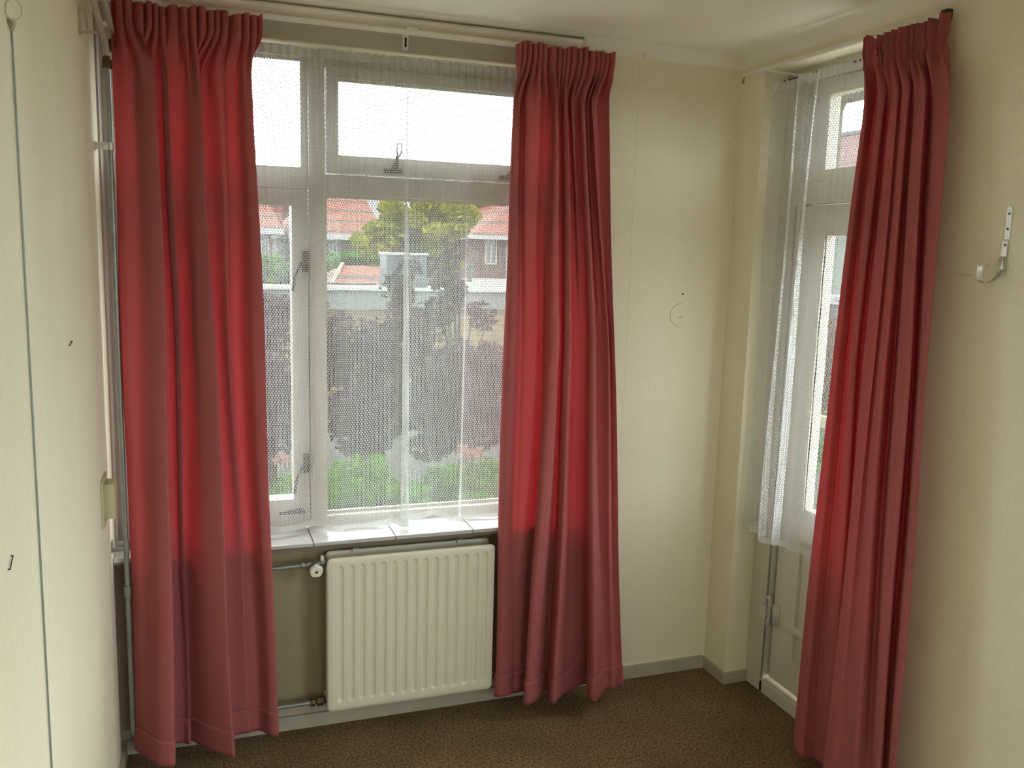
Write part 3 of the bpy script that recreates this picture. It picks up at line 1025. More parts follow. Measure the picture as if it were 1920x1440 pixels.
# ================================================================== RADIATOR AND PIPES
rad = empty('radiator', (.69, 2.92, .102), label='cream ribbed panel radiator on the wall under the big window', cat='radiator')
def rad_panel(x0, x1, z0, z1, yf, th, grooves=True):
    nx, nz = 241, 90
    bm = bmesh.new()
    cr = .016
    gx = [x0 + .044 + .0371 * i for i in range(15)]
    g0, g1 = z0 + .046, z1 - .038
    def dep(x, z):
        d = 0.0
        e = min(x - x0, x1 - x, z - z0, z1 - z)
        d += .004 * (1 - sst(0, .006, e))
        d += -.0018 * (sst(.012, .015, e) - 1) * 0
        d += .0016 * (1 - sst(.010, .014, e))
        if grooves:
            k = round((x - gx[0]) / .0371)
            if 0 <= k < 15:
                dx = abs(x - gx[k])
                dz = max(g0 - z, z - g1, 0)
                r = math.hypot(dx, dz) if dz > 0 else dx
                if z < g0 + .0 or z > g1: r = math.hypot(dx, dz)
                d += .0065 * (1 - sst(.0048, .0120, r))
        return d
    xs = [x0 + (x1 - x0) * i / (nx - 1) for i in range(nx)]
    zs = [z0 + (z1 - z0) * i / (nz - 1) for i in range(nz)]
    # finer rows at the groove ends
    zs = sorted(set([round(v, 5) for v in zs] + [round(g0 + .001 * k, 5) for k in range(-9, 3)] + [round(g1 + .001 * k, 5) for k in range(-2, 10)]))
    F = []
    for z in zs:
        row = []
        for x in xs:
            # rounded corners
            xx, zz = x, z
            ax = x0 + cr if x < x0 + cr else (x1 - cr if x > x1 - cr else None)
            az = z0 + cr if z < z0 + cr else (z1 - cr if z > z1 - cr else None)
            if ax is not None and az is not None:
                dx, dz = x - ax, z - az
                mx = max(abs(dx), abs(dz))
                l = math.hypot(dx, dz)
                if l > 1e-9:
                    xx, zz = ax + dx / l * mx, az + dz / l * mx
            row.append(bm.verts.new((xx, yf + dep(x, z), zz)))
        F.append(row)
    for a, b in zip(F[:-1], F[1:]):
        for i in range(nx - 1):
            bm.faces.new((a[i], a[i + 1], b[i + 1], b[i]))
    # back: rim then a flat back
    rim = [F[0][i] for i in range(nx)] + [F[j][-1] for j in range(1, len(zs))] + [F[-1][i] for i in range(nx - 2, -1, -1)] + [F[j][0] for j in range(len(zs) - 2, 0, -1)]
    back = [bm.verts.new((v.co.x, yf + th, v.co.z)) for v in rim]
    N_ = len(rim)
    for i in range(N_):
        bm.faces.new((rim[(i + 1) % N_], rim[i], back[i], back[(i + 1) % N_]))
    bm.faces.new(back)
    mb = MB(); mb.bm.free(); mb.bm = bm
    return mb
rad_panel(.393, .992, .102, .658, 2.880, .012).build('front_panel', M['enamel'], rad, smooth=True)
bp_ = rad_panel(.398, .994, .102, .657, 2.958, .010, grooves=False)
bp_.build('rear_panel', M['enamel'], rad, smooth=True)
for x in (.405, .975):
    for z in (.135, .625):
        MB().tube([(x, 2.888, z), (x, 2.965, z)], .014, 14).build('header_tube', M['enamel'], rad, smooth=True)
for x in (.50, .88):
    MB().box(x - .012, x + .012, 2.965, 2.999, .20, .652).box(x - .010, x + .010, 2.952, 2.968, .650, .662).build('wall_bracket', M['enamel'], rad)
m = MB()
m.tube([(.990, 2.925, .133), (1.004, 2.925, .133)], .008, 10).tube([(.985, 2.925, .140), (1.008, 2.925, .140)], [.006, .004], 6)
m.build('air_vent', M['plastic'], rad, smooth=True)

valve = empty('radiator_valve', (.36, 2.92, .632), label='white handwheel valve with brass nuts at the top left of the radiator', cat='valve')
def hexnut(m, x0, x1, y, z, r, seg=6):
    m.tube([(x0, y, z), (x0 + .002, y, z), (x1 - .002, y, z), (x1, y, z)], [r * .88, r, r, r * .88], seg)
m = MB()
m.tube([(.318, 2.92, .632), (.388, 2.92, .634)], .0085, 12)
hexnut(m, .308, .322, 2.92, .631, .013)
m.tube([(.322, 2.92, .631), (.326, 2.92, .631), (.336, 2.92, .632), (.340, 2.92, .632)], [.010, .012, .012, .009], 12)
hexnut(m, .374, .390, 2.92, .634, .0145)
m.tube([(.356, 2.92, .632), (.356, 2.895, .625)], .012, 12)
m.build('valve_body', M['steel'], valve, smooth=True)
m = MB()
c = Vector((.356, 2.885, .622))
ax = Vector((.02, -1, -.25)).normalized()
n1 = Vector((0, 0, 1)); n1 = (n1 - ax * n1.dot(ax)).normalized(); n2 = ax.cross(n1)
rings = []
for t, rr in ((-.014, .017), (-.006, .021), (.008, .0215), (.011, .020)):
    ring = []
    for k in range(40):
        a = 2 * math.pi * k / 40
        w_ = 1 + .055 * math.cos(5 * a)
        ring.append(m.bm.verts.new(c + ax * t + (n1 * math.cos(a) + n2 * math.sin(a)) * rr * w_))
    rings.append(ring)
for a_, b_ in zip(rings[:-1], rings[1:]):
    for k in range(40): m.bm.faces.new((a_[k], a_[(k + 1) % 40], b_[(k + 1) % 40], b_[k]))
m.bm.faces.new(rings[0]); m.bm.faces.new(rings[-1])
hw = m.build('handwheel', M['plastic'], valve, smooth=True, label='white handwheel')
MB().tube([c + ax * .0105, c + ax * .013], .0045, 12).build('screw', M['blackmetal'], hw)
MB().tube([(.380, 2.918, .645), (.380, 2.915, .660)], [.007, .0065], 12).build('blanking_cap', M['plastic'], valve, smooth=True)

lv = empty('lockshield_valve', (.36, 2.93, .128), label='dark brass return nuts at the bottom left of the radiator', cat='valve')
m = MB()
hexnut(m, .338, .354, 2.925, .126, .0135)
m.tube([(.354, 2.925, .126), (.362, 2.925, .127)], .009, 12)
hexnut(m, .361, .384, 2.925, .128, .0165)
m.tube([(.384, 2.925, .128), (.394, 2.925, .128)], .010, 12)
m.build('brass_union', M['brass'], lv, smooth=True)

# riser in the corner with both branches
def bend(a, b, c, r, n=6):
    """points of a rounded corner at b"""
    a, b, c = Vector(a), Vector(b), Vector(c)
    p, q = b + (a - b).normalized() * r, b + (c - b).normalized() * r
    return [p.lerp(b, t).lerp(b.lerp(q, t), t) for t in [i / n for i in range(n + 1)]]
PX, PYY = -.2285, 2.884
pr = empty('heating_pipe', (PX, PYY, .13), label='grey steel heating pipe rising in the corner left of the first curtain', cat='pipe')
m = MB()
a, b, c_ = (PX, PYY, 2.20), (PX, PYY, .118), (PX + .03, 2.925, .120)
m.tube([a, (PX, PYY, 1.2)] + bend(a, b, c_, .02) + bend(b, c_, (.34, 2.925, .126), .02) + [(.34, 2.925, .126)], .0078, 14)
m.build('riser', M['steel'], pr, smooth=True)
m = MB()
m.tube([(PX, PYY, .612)] + bend((PX, PYY, .612), (PX + .006, 2.922, .618), (.31, 2.92, .631), .015) + [(.31, 2.92, .631)], .0075, 14)
m.build('feed_branch', M['steel'], pr, smooth=True)
m = MB()
m.tube([(PX, PYY, .596), (PX, PYY, .630)], .0115, 12)
m.build('tee_fitting', M['steel'], pr, smooth=True)
m = MB()
for z in (2.212, 2.262):
    xx, yy = (PX, PYY) if z < 2.25 else (-.214, 2.90)
    hexnut_pts = [(xx, yy, z - .018), (xx, yy, z - .015), (xx, yy, z + .004), (xx, yy, z + .008)]
    m.tube(hexnut_pts, [.0125, .014, .014, .011], 8)
    m.tube([(xx, yy, z + .006), (xx, yy, z + .016)], .010, 12)
m.build('brass_nut', M['brass'], pr, smooth=True, label='dark brass compression nuts')
m = MB()
m.tube(bend((PX, PYY, 2.205), (PX, PYY, 2.250), (-.236, 2.2, 2.385), .025) + [(-.240, 1.9, 2.445)], .0085, 14)
m.tube(bend((-.214, 2.90, 2.25), (-.214, 2.90, 2.300), (-.218, 2.3, 2.42), .025) + [(-.220, 2.12, 2.4535)], .0085, 14)
m.build('sloping_pipe', M['pipepaint'], pr, smooth=True, label='painted pipes running to the ceiling')
def clip(z, wide=.022):
    q = MB()
    q.box(XL, XL + .004, PYY - .012, PYY + .012, z - .013, z + .013, bevel=.001)
    q.box(XL, PX - .006, PYY - .010, PYY - .006, z - .011, z + .011, bevel=.001)
    q.tube([(PX, PYY, z - .011), (PX, PYY, z + .011)], .0115, 14)
    q.tube([(PX - .020, PYY - .0105, z), (PX - .020, PYY - .013, z)], .004, 8)
    return q.build('pipe_clip', M['chrome'], pr, smooth=True)
clip(1.975)
q = MB()
z = .762
q.box(XL, XL + .005, PYY - .016, PYY + .012, z - .016, z + .020, bevel=.001)
q.box(XL, PX - .006, PYY - .012, PYY - .006, z - .014, z - .001, bevel=.002)
q.box(XL + .012, PX - .006, PYY - .009, PYY - .004, z + .004, z + .018, bevel=.002)
q.tube([(PX, PYY, z - .013), (PX, PYY, z + .016)], .0115, 14)
q.build('pipe_clip', M['steel'], pr, smooth=True)
br = MB()
br.box(XL, XL + .005, 2.60, 2.625, 2.228, 2.296, bevel=.001)
br.box(XL, -.226, 2.604, 2.621, 2.232, 2.237, bevel=.001)
br.box(XL, XL + .016, 2.604, 2.621, 2.288, 2.293, bevel=.001)
tag(br.build('pipe_bracket', M['pipepaint']), 'small angled strap bracket on the left wall beneath the sloping pipes', 'bracket')

# ================================================================== SMALL THINGS ON THE WALLS
sb = empty('cable_junction_box', (XL, 2.70, .915), label='small yellowed plastic box on the left wall beside the pipe', cat='junction box')
MB().box(XL + .004, -.235, 2.665, 2.74, .915, 1.018, bevel=.006).build('cover', M['yplastic'], sb, smooth=True)
MB().box(XL, XL + .007, 2.640, 2.765, .895, 1.032, bevel=.002).build('back_plate', M['yplastic'], sb)

ch = empty('wall_cable', (-.262, 1.645, .3), label='thin grey cord running down the left wall from a small ring', cat='cord')
m = MB()
m.tube([(-.2672, 1.648, 2.034), (-.2675, 1.650, 1.4), (-.2675, 1.648, .8), (-.2675, 1.650, .052)], .0016, 8)
m.build('cord', M['steel'], ch, smooth=True)
m = MB()
pts = [(-.2580 + .0115 * math.sin(a), 1.615 - .002 * math.cos(a), 2.055 - .0165 * math.cos(a)) for a in [2 * math.pi * k / 28 for k in range(29)]]
m.tube(pts, .0011, 8, cap=False)
m.build('ring', M['pipepaint'], ch, smooth=True)
m = MB()
m.tube([(-.2700, 1.640, 2.040), (-.262, 1.630, 2.040), (-.258, 1.620, 2.038)], [.006, .005, .003], 10)
m.tube([(-.264, 1.646, 2.042), (-.2668, 1.648, 2.030)], [.005, .0035], 10)
m.build('knob', M['pipepaint'], ch, smooth=True)

hk = empty('wall_hook', (1.975, 1.745, 1.68), label='aluminium wall hook with screws and upturned arm, right of the long curtain', cat='wall hook')
hy = 1.738
def yz(zv): return hy - (1.85 - zv) * -.03
m = MB()
m.strip([(1.9735, hy, 1.772), (1.9735, hy, 1.846), (1.9737, hy, 1.850)], .0165, .003, (0, 1, 0))
m.tube([(1.9745, hy, 1.847), (1.9718, hy, 1.847)], .0082, 16)
m.build('upper_plate', M['chrome'], hk, smooth=True)
m = MB()
m.strip([(1.9705, hy + .002, 1.768), (1.9705, hy + .002, 1.70), (1.969, hy + .002, 1.690), (1.960, hy + .002, 1.677), (1.944, hy + .002, 1.664), (1.925, hy + .002, 1.658), (1.908, hy + .002, 1.660), (1.898, hy + .002, 1.667), (1.895, hy + .002, 1.678), (1.8955, hy + .002, 1.702)], .0165, .0028, (0, 1, 0))
m.strip([(1.8955, hy + .002, 1.7025), (1.902, hy + .002, 1.7045), (1.914, hy + .002, 1.7035)], .0165, .0028, (0, 1, 0))
m.strip([(1.969, hy + .002, 1.727), (1.962, hy + .002, 1.720), (1.953, hy + .002, 1.690)], .011, .002, (0, 1, 0))
m.build('arm', M['chrome'], hk, smooth=True)
for zz_, xx_ in ((1.837, 1.972), (1.798, 1.972), (1.757, 1.969)):
    MB().tube([(xx_ + .001, hy, zz_), (xx_ - .0016, hy, zz_)], [.0036, .0028], 12).build('screw', M['blackmetal'], hk)

def patch(name, pts, mat, axis, at_, label, cat):
    """small raised blob on a wall"""
    m = MB()
    m.prism(pts, axis, at_[0], at_[1])
    tag(m.build(name, mat), label, cat)
def blob(cx, cz, rx_, rz_, n=14, seed=1):
    rr = random.Random(seed)
    return [(cx + rx_ * math.cos(2 * math.pi * k / n) * rr.uniform(.75, 1.1), cz + rz_ * math.sin(2 * math.pi * k / n) * rr.uniform(.7, 1.1)) for k in range(n)]
patch('filler_patch', blob(1.862, 1.676, .026, .0055, 18, 4), M['plaster'], 'x', (1.9735, 1.9752), 'small pale filler patch on the wall left of the metal hook', 'filler patch')
def staple(name, axis, a, b, fix, label):
    m = MB()
    if axis == 'x':   # on the left wall, along y
        m.tube([(fix, a[0], a[1]), (fix + .003, a[0] + .001, a[1]), (fix + .003, b[0] - .001, b[1]), (fix, b[0], b[1])], .0013, 6)
    else:
        m.tube([(a[0], fix, a[1]), (a[0] + .001, fix - .003, a[1]), (b[0] - .001, fix - .003, b[1]), (b[0], fix, b[1])], .0011, 6)
    tag(m.build(name, M['blackmetal']), label, 'staple')
staple('staple', 'x', (2.142, 1.473), (2.185, 1.478), XL, 'tiny dark staple high on the left wall, level with the curtain middle')
staple('staple', 'x', (1.398, 1.226), (1.424, 1.238), XL, 'tiny dark staple on the left wall at the picture edge')
staple('staple', 'y', (1.764, 1.471), (1.776, 1.471), 3.0, 'tiny thin staple on the back corner wall inside the faint ring mark')
m = MB()
m.tube([(1.774, 3.0005, 1.560), (1.774, 2.997, 1.560)], .0032, 10)
tag(m.build('nail_head', M['blackmetal']), 'dark nail head on the back wall above the faint round mark', 'nail')
m = MB()
pts = [(1.776 + .052 * math.cos(a), 2.9997, 1.478 + .046 * math.sin(a)) for a in [R(95 + 170 * k / 24) for k in range(25)]]
m.tube(pts, .0012, 6)
tag(m.build('round_scuff', M['pipepaint']), 'faint curved scuff of a removed round fitting on the back wall', 'scuff mark')
m = MB()
m.box(1.553, 1.566, 2.990, 3.0, 2.412, 2.438, bevel=.003)
tag(m.build('cable_clip', M['plastic']), 'tiny white clip on the back wall just under the ceiling cove', 'clip')
# ================================================================== THE GARDEN AND STREET OUTSIDE
M['rooftile'] = brick('orange_roof_tiles', (0.125, 0.0185, 0.0055, 1), (0.100, 0.0145, 0.0045, 1), (0.022, 0.005, 0.003, 1), bw=.30, bh=.30, ms=.035)
M['redtile'] = brick('red_roof_tiles', (0.075, 0.018, 0.014, 1), (0.055, 0.014, 0.011, 1), (0.022, 0.008, 0.007, 1), bw=.30, bh=.30, ms=.04)
M['slate'] = noisy('grey_slate_roof', (0.0502, 0.0565, 0.0659, 1), 0.6, 0.1, 20)
M['brick'] = brick('brown_brick', (0.0470, 0.0220, 0.0182, 1), (0.0346, 0.0162, 0.0140, 1), (0.0502, 0.0376, 0.0313, 1))
M['ybrick'] = brick('yellow_brick', (0.1316, 0.0940, 0.0439, 1), (0.1066, 0.0752, 0.0376, 1), (0.0626, 0.0502, 0.0346, 1))
M['fascia'] = noisy('white_fascia', (0.1942, 0.2007, 0.2007, 1), 0.5, 0.03)
M['roofgrey'] = noisy('pale_roof_felt', (0.0752, 0.0815, 0.0785, 1), 0.7, 0.06, 4)
M['ducting'] = noisy('blue_grey_metal', (0.0234, 0.0297, 0.0376, 1), 0.5, 0.08)
M['darkglass'] = noisy('house_window_glass', (0.0313, 0.0376, 0.0376, 1), 0.15, 0.1)
M['bark'] = noisy('dark_bark', (0.0157, 0.0108, 0.0095, 1), 0.9, 0.2, 20)
M['soil'] = noisy('dark_garden_soil', (0.0095, 0.0100, 0.0065, 1), 0.95, 0.4, 3)
M['timber'] = noisy('beige_porch_timber', (0.0940, 0.0815, 0.0596, 1), 0.7, 0.06, 6)
M['paletimber'] = noisy('pale_yellow_timber', (0.1566, 0.1316, 0.0689, 1), 0.7, 0.06, 6)
M['paleclad'] = noisy('pale_green_cladding', (0.0785, 0.0877, 0.0785, 1), 0.6, 0.04)
M['lf_purple'] = leaf('purple_leaves', (0.006, 0.0035, 0.0055, 1), (0.050, 0.034, 0.046, 1), .25)
M['lf_green'] = leaf('green_leaves', (0.014, 0.050, 0.006, 1), (0.055, 0.13, 0.015, 1), .35)
M['lf_yellow'] = leaf('yellow_green_leaves', (0.045, 0.055, 0.006, 1), (0.17, 0.165, 0.018, 1), .35)
M['lf_dark'] = leaf('dark_green_leaves', (0.0095, 0.0283, 0.0077, 1), (0.0313, 0.0689, 0.0187, 1), .3)
M['lf_pink'] = leaf('pink_flowers', (0.1316, 0.0565, 0.0502, 1), (0.1942, 0.1127, 0.0940, 1), .35)
M['lf_red'] = leaf('reddish_leaves', (0.0376, 0.0157, 0.0126, 1), (0.1003, 0.0533, 0.0439, 1), .35)
G = -0.15
slab('ground', M['soil'], [(-60, 90, 3.29, 120, G - .3, G), (2.16, 90, -40, 3.28, G - .3, G), (-60, 2.15, -40, -2.42, G - .3, G)])

M['bounce_paving'] = noisy('pale_bounce_concrete', (0.62, 0.60, 0.55, 1), 0.8, 0.08, 6)
slab('bounce_slab', M['bounce_paving'], [(-1.5, 5.2, 3.29, 4.3, G, G + .03), (2.16, 5.2, -2.5, 3.28, G, G + .03)])  # unseen pale slab, added to bounce daylight up to the ceiling

def foliage(mb, blobs, size, n, rnd, flat=.5):
    """leaves scattered through ellipsoids (x,y,z,rx,ry,rz)"""
    parts = []
    for b in blobs:                                    # break every crown into uneven clumps
        for _ in range(17):
            a1, a2 = rnd.uniform(0, 6.283), rnd.uniform(-1, 1)
            q = math.sqrt(1 - a2 * a2)
            k_ = rnd.uniform(.35, .85)
            sc_ = rnd.uniform(.22, .44)
            parts.append((b[0] + b[3] * k_ * q * math.cos(a1), b[1] + b[4] * k_ * q * math.sin(a1), b[2] + b[5] * k_ * a2,
                          b[3] * sc_, b[4] * sc_ * 1.3, b[5] * sc_))
    blobs = parts
    tot = sum(b[3] * b[4] * b[5] for b in blobs)
    for b in blobs:
        k = int(n * b[3] * b[4] * b[5] / tot)
        for _ in range(k):
            while True:
                p = Vector((rnd.uniform(-1, 1), rnd.uniform(-1, 1), rnd.uniform(-1, 1)))
                if .15 < p.length < 1: break
            p = p.normalized() * (p.length ** .6)
            c = Vector((b[0] + p.x * b[3], b[1] + p.y * b[4], b[2] + p.z * b[5]))
            a = Vector((rnd.gauss(0, 1), rnd.gauss(0, 1), rnd.gauss(0, flat))).normalized()
            q = a.cross(Vector((rnd.gauss(0, 1), rnd.gauss(0, 1), rnd.gauss(0, 1)))).normalized()
            s_ = size * rnd.uniform(.6, 1.3)
            n_ = a.cross(q) * s_ * .12
            mb.bm.faces.new([mb.bm.verts.new(v) for v in (c - a * s_, c + q * s_ * .42 + n_, c + a * s_, c - q * s_ * .42 + n_)])

def plant(name, blobs, size, n, mat, trunk, label, cat, group=None, seed=1, branches=6):
    rnd = random.Random(seed)
    b0 = blobs[0]
    root = empty(name, (trunk[0], trunk[1], G), label=label, cat=cat, group=group)
    m = MB()
    foliage(m, blobs, size, n, rnd)
    m.build('foliage', mat, root, fix=False)
    m = MB()
    t = Vector((trunk[0], trunk[1], G - .02))
    top = Vector((b0[0], b0[1], b0[2]))
    rad_ = trunk[2]
    m.tube([t, t.lerp(top, .5) + Vector((rnd.uniform(-.1, .1), 0, 0)), top], [rad_, rad_ * .7, rad_ * .35], 8)
    for k in range(branches):
        b = blobs[k % len(blobs)]
        e = Vector((b[0] + rnd.uniform(-.8, .8) * b[3], b[1] + rnd.uniform(-.6, .6) * b[4], b[2] + rnd.uniform(.0, .85) * b[5]))
        s0 = t.lerp(top, rnd.uniform(.35, .8))
        m.tube([s0, s0.lerp(e, .5) + Vector((0, 0, .06 * b[5])), e], [rad_ * .4, rad_ * .25, rad_ * .1], 6)
    m.build('trunk', M['bark'], root)
    return root

def hip_house(name, label, x0, x1, y0, y1, ze, re0, re1, roofmat, wallmat, windows=(), fascia=.28, extra=None, group=None):
    """body with a hipped roof: re0,re1 = ridge ends"""
    root = empty(name, ((x0 + x1) / 2, y0, G), label=label, cat='house', group=group)
    o_ = .25
    MB().box(x0 + o_, x1 - o_, y0 + o_, y1 - o_, G - .05, ze + .02).build('wall', wallmat, root)
    m = MB()
    a, b, c, d = (x0, y0, ze), (x1, y0, ze), (x1, y1, ze), (x0, y1, ze)
    V = [m.bm.verts.new(v) for v in (a, b, c, d, tuple(re0), tuple(re1))]
    for f in ((0, 1, 5, 4), (1, 2, 5), (2, 3, 4, 5), (3, 0, 4), (3, 2, 1, 0)):
        m.bm.faces.new([V[i] for i in f])
    m.build('roof', roofmat, root)
    MB().box(x0 - .03, x1 + .03, y0 - .06, y1 + .05, ze - fascia, ze - .005).build('gutter_board', M['fascia'], root)
    for (wx0, wx1, wz0, wz1) in windows:
        yy = y0 + o_
        t_ = (wx1 - wx0) * .12
        q = MB()
        q.box(wx0, wx0 + t_, yy - .06, yy + .02, wz0, wz1).box(wx1 - t_, wx1, yy - .06, yy + .02, wz0, wz1)
        q.box(wx0 + t_, wx1 - t_, yy - .06, yy + .02, wz0, wz0 + t_).box(wx0 + t_, wx1 - t_, yy - .06, yy + .02, wz1 - t_, wz1)
        q.box((wx0 + wx1) / 2 - t_ * .4, (wx0 + wx1) / 2 + t_ * .4, yy - .05, yy + .02, wz0 + t_, wz1 - t_)
        w_ = q.build('window', M['fascia'], root)
        MB().box(wx0 + t_, wx1 - t_, yy - .03, yy + .015, wz0 + t_, wz1 - t_).build('window_pane', M['darkglass'], w_)
    return root

def PXZ(px, py, Y):
    v = at(px, py, Y=Y)
    return v.x, v.z
# second house: big orange roof left in the main pane
Y2 = 24.0
xr, ze = PXZ(722, 441, Y2)
xl = PXZ(543, 441, Y2)[0]
ra = at(664, 332, Y=28.5)
wa, wb = at(616, 446, Y=Y2 + .25), at(631, 474, Y=Y2 + .25)
h2 = hip_house('brick_house', 'brown brick house with a large orange tiled roof, left in the main window pane', xl, xr, Y2, 33, ze,
               (xl + 2.0, 28.5, ra.z), (ra.x, 28.5, ra.z), M['rooftile'], M['brick'], [(wa.x, wb.x, wb.z, wa.z)], fascia=.16)
# first house, seen in the casement
Y1 = 22.0
xr, ze = PXZ(514, 428, Y1)
xl = PXZ(400, 428, Y1)[0]
ra = at(478, 336, Y=26.5)
wa, wb = at(488, 440, Y=Y1 + .25), at(505, 482, Y=Y1 + .25)
h1_ = hip_house('brick_house', 'brick house with orange roof seen through the narrow casement, beside the left curtain', xl, xr + .2, Y1, 31, ze,
                (xl + 2.0, 26.5, ra.z), (ra.x, 26.5, ra.z), M['rooftile'], M['brick'], [(wa.x, wb.x, wb.z, wa.z)], fascia=.14)
ga, gb = at(497, 352, Y=33.5), at(546, 352, Y=33.5)
MB().box(ga.x, gb.x, 33.3, 38, G, ga.z).build('rear_wing_wall', M['brick'], h1_)
# slate roof far behind
xr, ze = PXZ(775, 425, 44)
xl = PXZ(610, 425, 44)[0]
ra = at(755, 342, Y=50)
hip_house('slate_roof_house', 'distant house with blue grey slate roof between the orange roof and the yellow green tree', xl, xr, 44, 56, ze,
          (xl + 2, 50, ra.z), (ra.x, 50, ra.z), M['slate'], M['brick'], fascia=.2)
# house at the right
Y4 = 20.0
xl, ze = PXZ(884, 440, Y4)
xr = PXZ(1160, 440, Y4)[0]
ra = at(1035, 333, Y=24.5)
wa, wb = at(909, 447, Y=Y4 + .25), at(930, 496, Y=Y4 + .25)
h4 = hip_house('brick_house', 'brick house with white two-pane window under orange roof, right in the main pane', xl, xr, Y4, 29, ze,
               (ra.x, 24.5, ra.z), (xr - 2, 24.5, ra.z), M['rooftile'], M['brick'], [(wa.x, wb.x, wb.z, wa.z)], fascia=.10)
dp = at(952, 480, Y=Y4 + .2)
MB().tube([(dp.x, Y4 + .2, ze - .1), (dp.x, Y4 + .2, G)], .05, 8).build('downpipe', M['fascia'], h4)

# street lamp
L0 = at(911, 412, Y=34)
L1_, L2_ = at(911, 388, Y=34), at(922, 386, Y=34)
sl = empty('street_lamp', (L0.x, 34, G), label='white street lamp behind the right orange roof', cat='street lamp')
MB().tube([(L0.x, 34, G), (L0.x, 34, L1_.z - .15), (L0.x + .08, 34, L1_.z), (L2_.x, 34, L2_.z)], [.08, .05, .045, .04], 10).build('pole', M['fascia'], sl)
MB().tube([(L2_.x - .02, 34, L2_.z), (L2_.x + .15, 34, L2_.z + .03), (L2_.x + .35, 34, L2_.z + .02)], [.06, .10, .05], 10).build('lamp_head', M['fascia'], sl)

def bl(px, py, Y, wpx, hpx, dy):
    v = at(px, py, Y=Y)
    return (v.x, Y, v.z, wpx / FPX * Y, dy, hpx / FPX * Y)
plant('leafy_tree', [bl(790, 428, 17, 75, 52, 1.2), bl(715, 445, 17, 52, 36, .9), bl(850, 412, 17.3, 50, 42, 1.0), bl(745, 405, 17.4, 45, 40, 1.0), bl(825, 470, 17, 50, 36, .9), bl(690, 455, 16.8, 32, 24, .6)], .085, 9500, M['lf_yellow'],
      (at(790, 470, Y=17).x, 17, .16), 'tall yellow-green leafy tree filling the middle of the main pane', 'tree', seed=11)
plant('leafy_tree', [bl(905, 395, 38, 60, 38, 2.0), bl(935, 380, 38, 40, 36, 1.5), bl(880, 405, 38, 40, 26, 1.5)], .20, 2600, M['lf_dark'],
      (at(905, 400, Y=38).x, 38, .25), 'darker green tree behind the street lamp', 'tree', seed=12)
plant('garden_hedge', [bl(640, 490, 20, 48, 20, .6), bl(705, 490, 20, 50, 17, .6), bl(615, 505, 19.6, 26, 24, .5)], .10, 3600, M['lf_green'],
      (at(670, 492, Y=20).x, 20, .08), 'green hedge below the brick house, left in the main pane', 'hedge', seed=13)
plant('leafy_shrub', [bl(505, 505, 14, 30, 36, .5), bl(555, 510, 14, 28, 30, .5)], .075, 2600, M['lf_green'],
      (at(505, 505, Y=14).x, 14, .08), 'green shrub seen through the narrow casement', 'shrub', seed=14)

# long outbuilding with pale flat roof
ob = empty('outbuilding', (at(720, 560, Y=10.4).x, 10.4, G), label='long low yellow brick outbuilding with pale flat roof edge behind the purple shrubs', cat='outbuilding')
xa, xb = at(440, 560, Y=10.4).x, at(1120, 560, Y=10.4).x
za, zb_ = at(720, 545, Y=10.4).z, at(720, 581, Y=10.4).z
MB().box(xa + .05, xb - .05, 10.45, 11.35, G - .02, zb_).build('wall', M['ybrick'], ob)
MB().box(xa, xb, 10.4, 11.4, zb_, za + .02).build('roof_edge', M['roofgrey'], ob)
MB().box(xa - .02, xb + .02, 10.36, 10.41, za, za + .035).build('roof_trim', M['fascia'], ob)
# orange shed roof standing behind it
xs0, xs1 = at(620, 538, Y=12).x, at(775, 538, Y=12).x
z0_, z1_ = at(650, 543, Y=12).z, at(650, 499, Y=14).z
sr = empty('garden_shed', ((xs0 + xs1) / 2, 14.15, G), label='low garden shed with orange tiled roof behind the flat roof', cat='shed')
MB().box(xs0 + .1, xs1 - .1, 14.15, 16.2, G, z0_).build('wall', M['brick'], sr)
y_s = 14.12
z0_ = at(650, 541, Y=y_s).z
zr_ = at(660, 498, Y=15.6).z
xs0, xs1 = at(618, 538, Y=y_s).x, at(790, 538, Y=y_s).x
xt0 = at(642, 498, Y=15.6).x
m = MB()
V = [m.bm.verts.new(v) for v in ((xs0, y_s, z0_), (xs1, y_s, z0_), (xs1, 15.6, zr_), (xt0, 15.6, zr_), (xs0, 17, z0_), (xs1, 17, z0_))]
for f in ((0, 1, 2, 3), (3, 2, 5, 4), (0, 3, 4), (1, 5, 2), (0, 4, 5, 1)): m.bm.faces.new([V[i] for i in f])
m.build('roof', M['rooftile'], sr)
MB().tube([(xs0, y_s, z0_ + .02), (xt0, 15.6, zr_ + .03)], .035, 6).build('verge', M['paletimber'], sr)
# metal box on the flat roof
b0, b1 = at(724, 545, Y=10.9), at(801, 479, Y=10.9)
vb = empty('ventilation_unit', ((b0.x + b1.x) / 2, 10.9, za + .02), label='dark blue-grey louvred metal box on the flat roof, white top edge', cat='ventilation unit')
q = MB()
q.box(b0.x, b1.x, 10.9, 11.3, za + .021, b1.z)
q.build('housing', M['ducting'], vb)
MB().box(b0.x - .02, b1.x + .02, 10.88, 11.32, b1.z, b1.z + .025).build('lid', M['fascia'], vb)
q = MB()
xm = at(762, 500, Y=10.9).x
for k in range(6):
    zz_ = b1.z - .06 - k * .055
    q.box(xm, b1.x - .03, 10.885, 10.905, zz_ - .008, zz_ + .008)
q.build('louvre', M['slate'], vb)
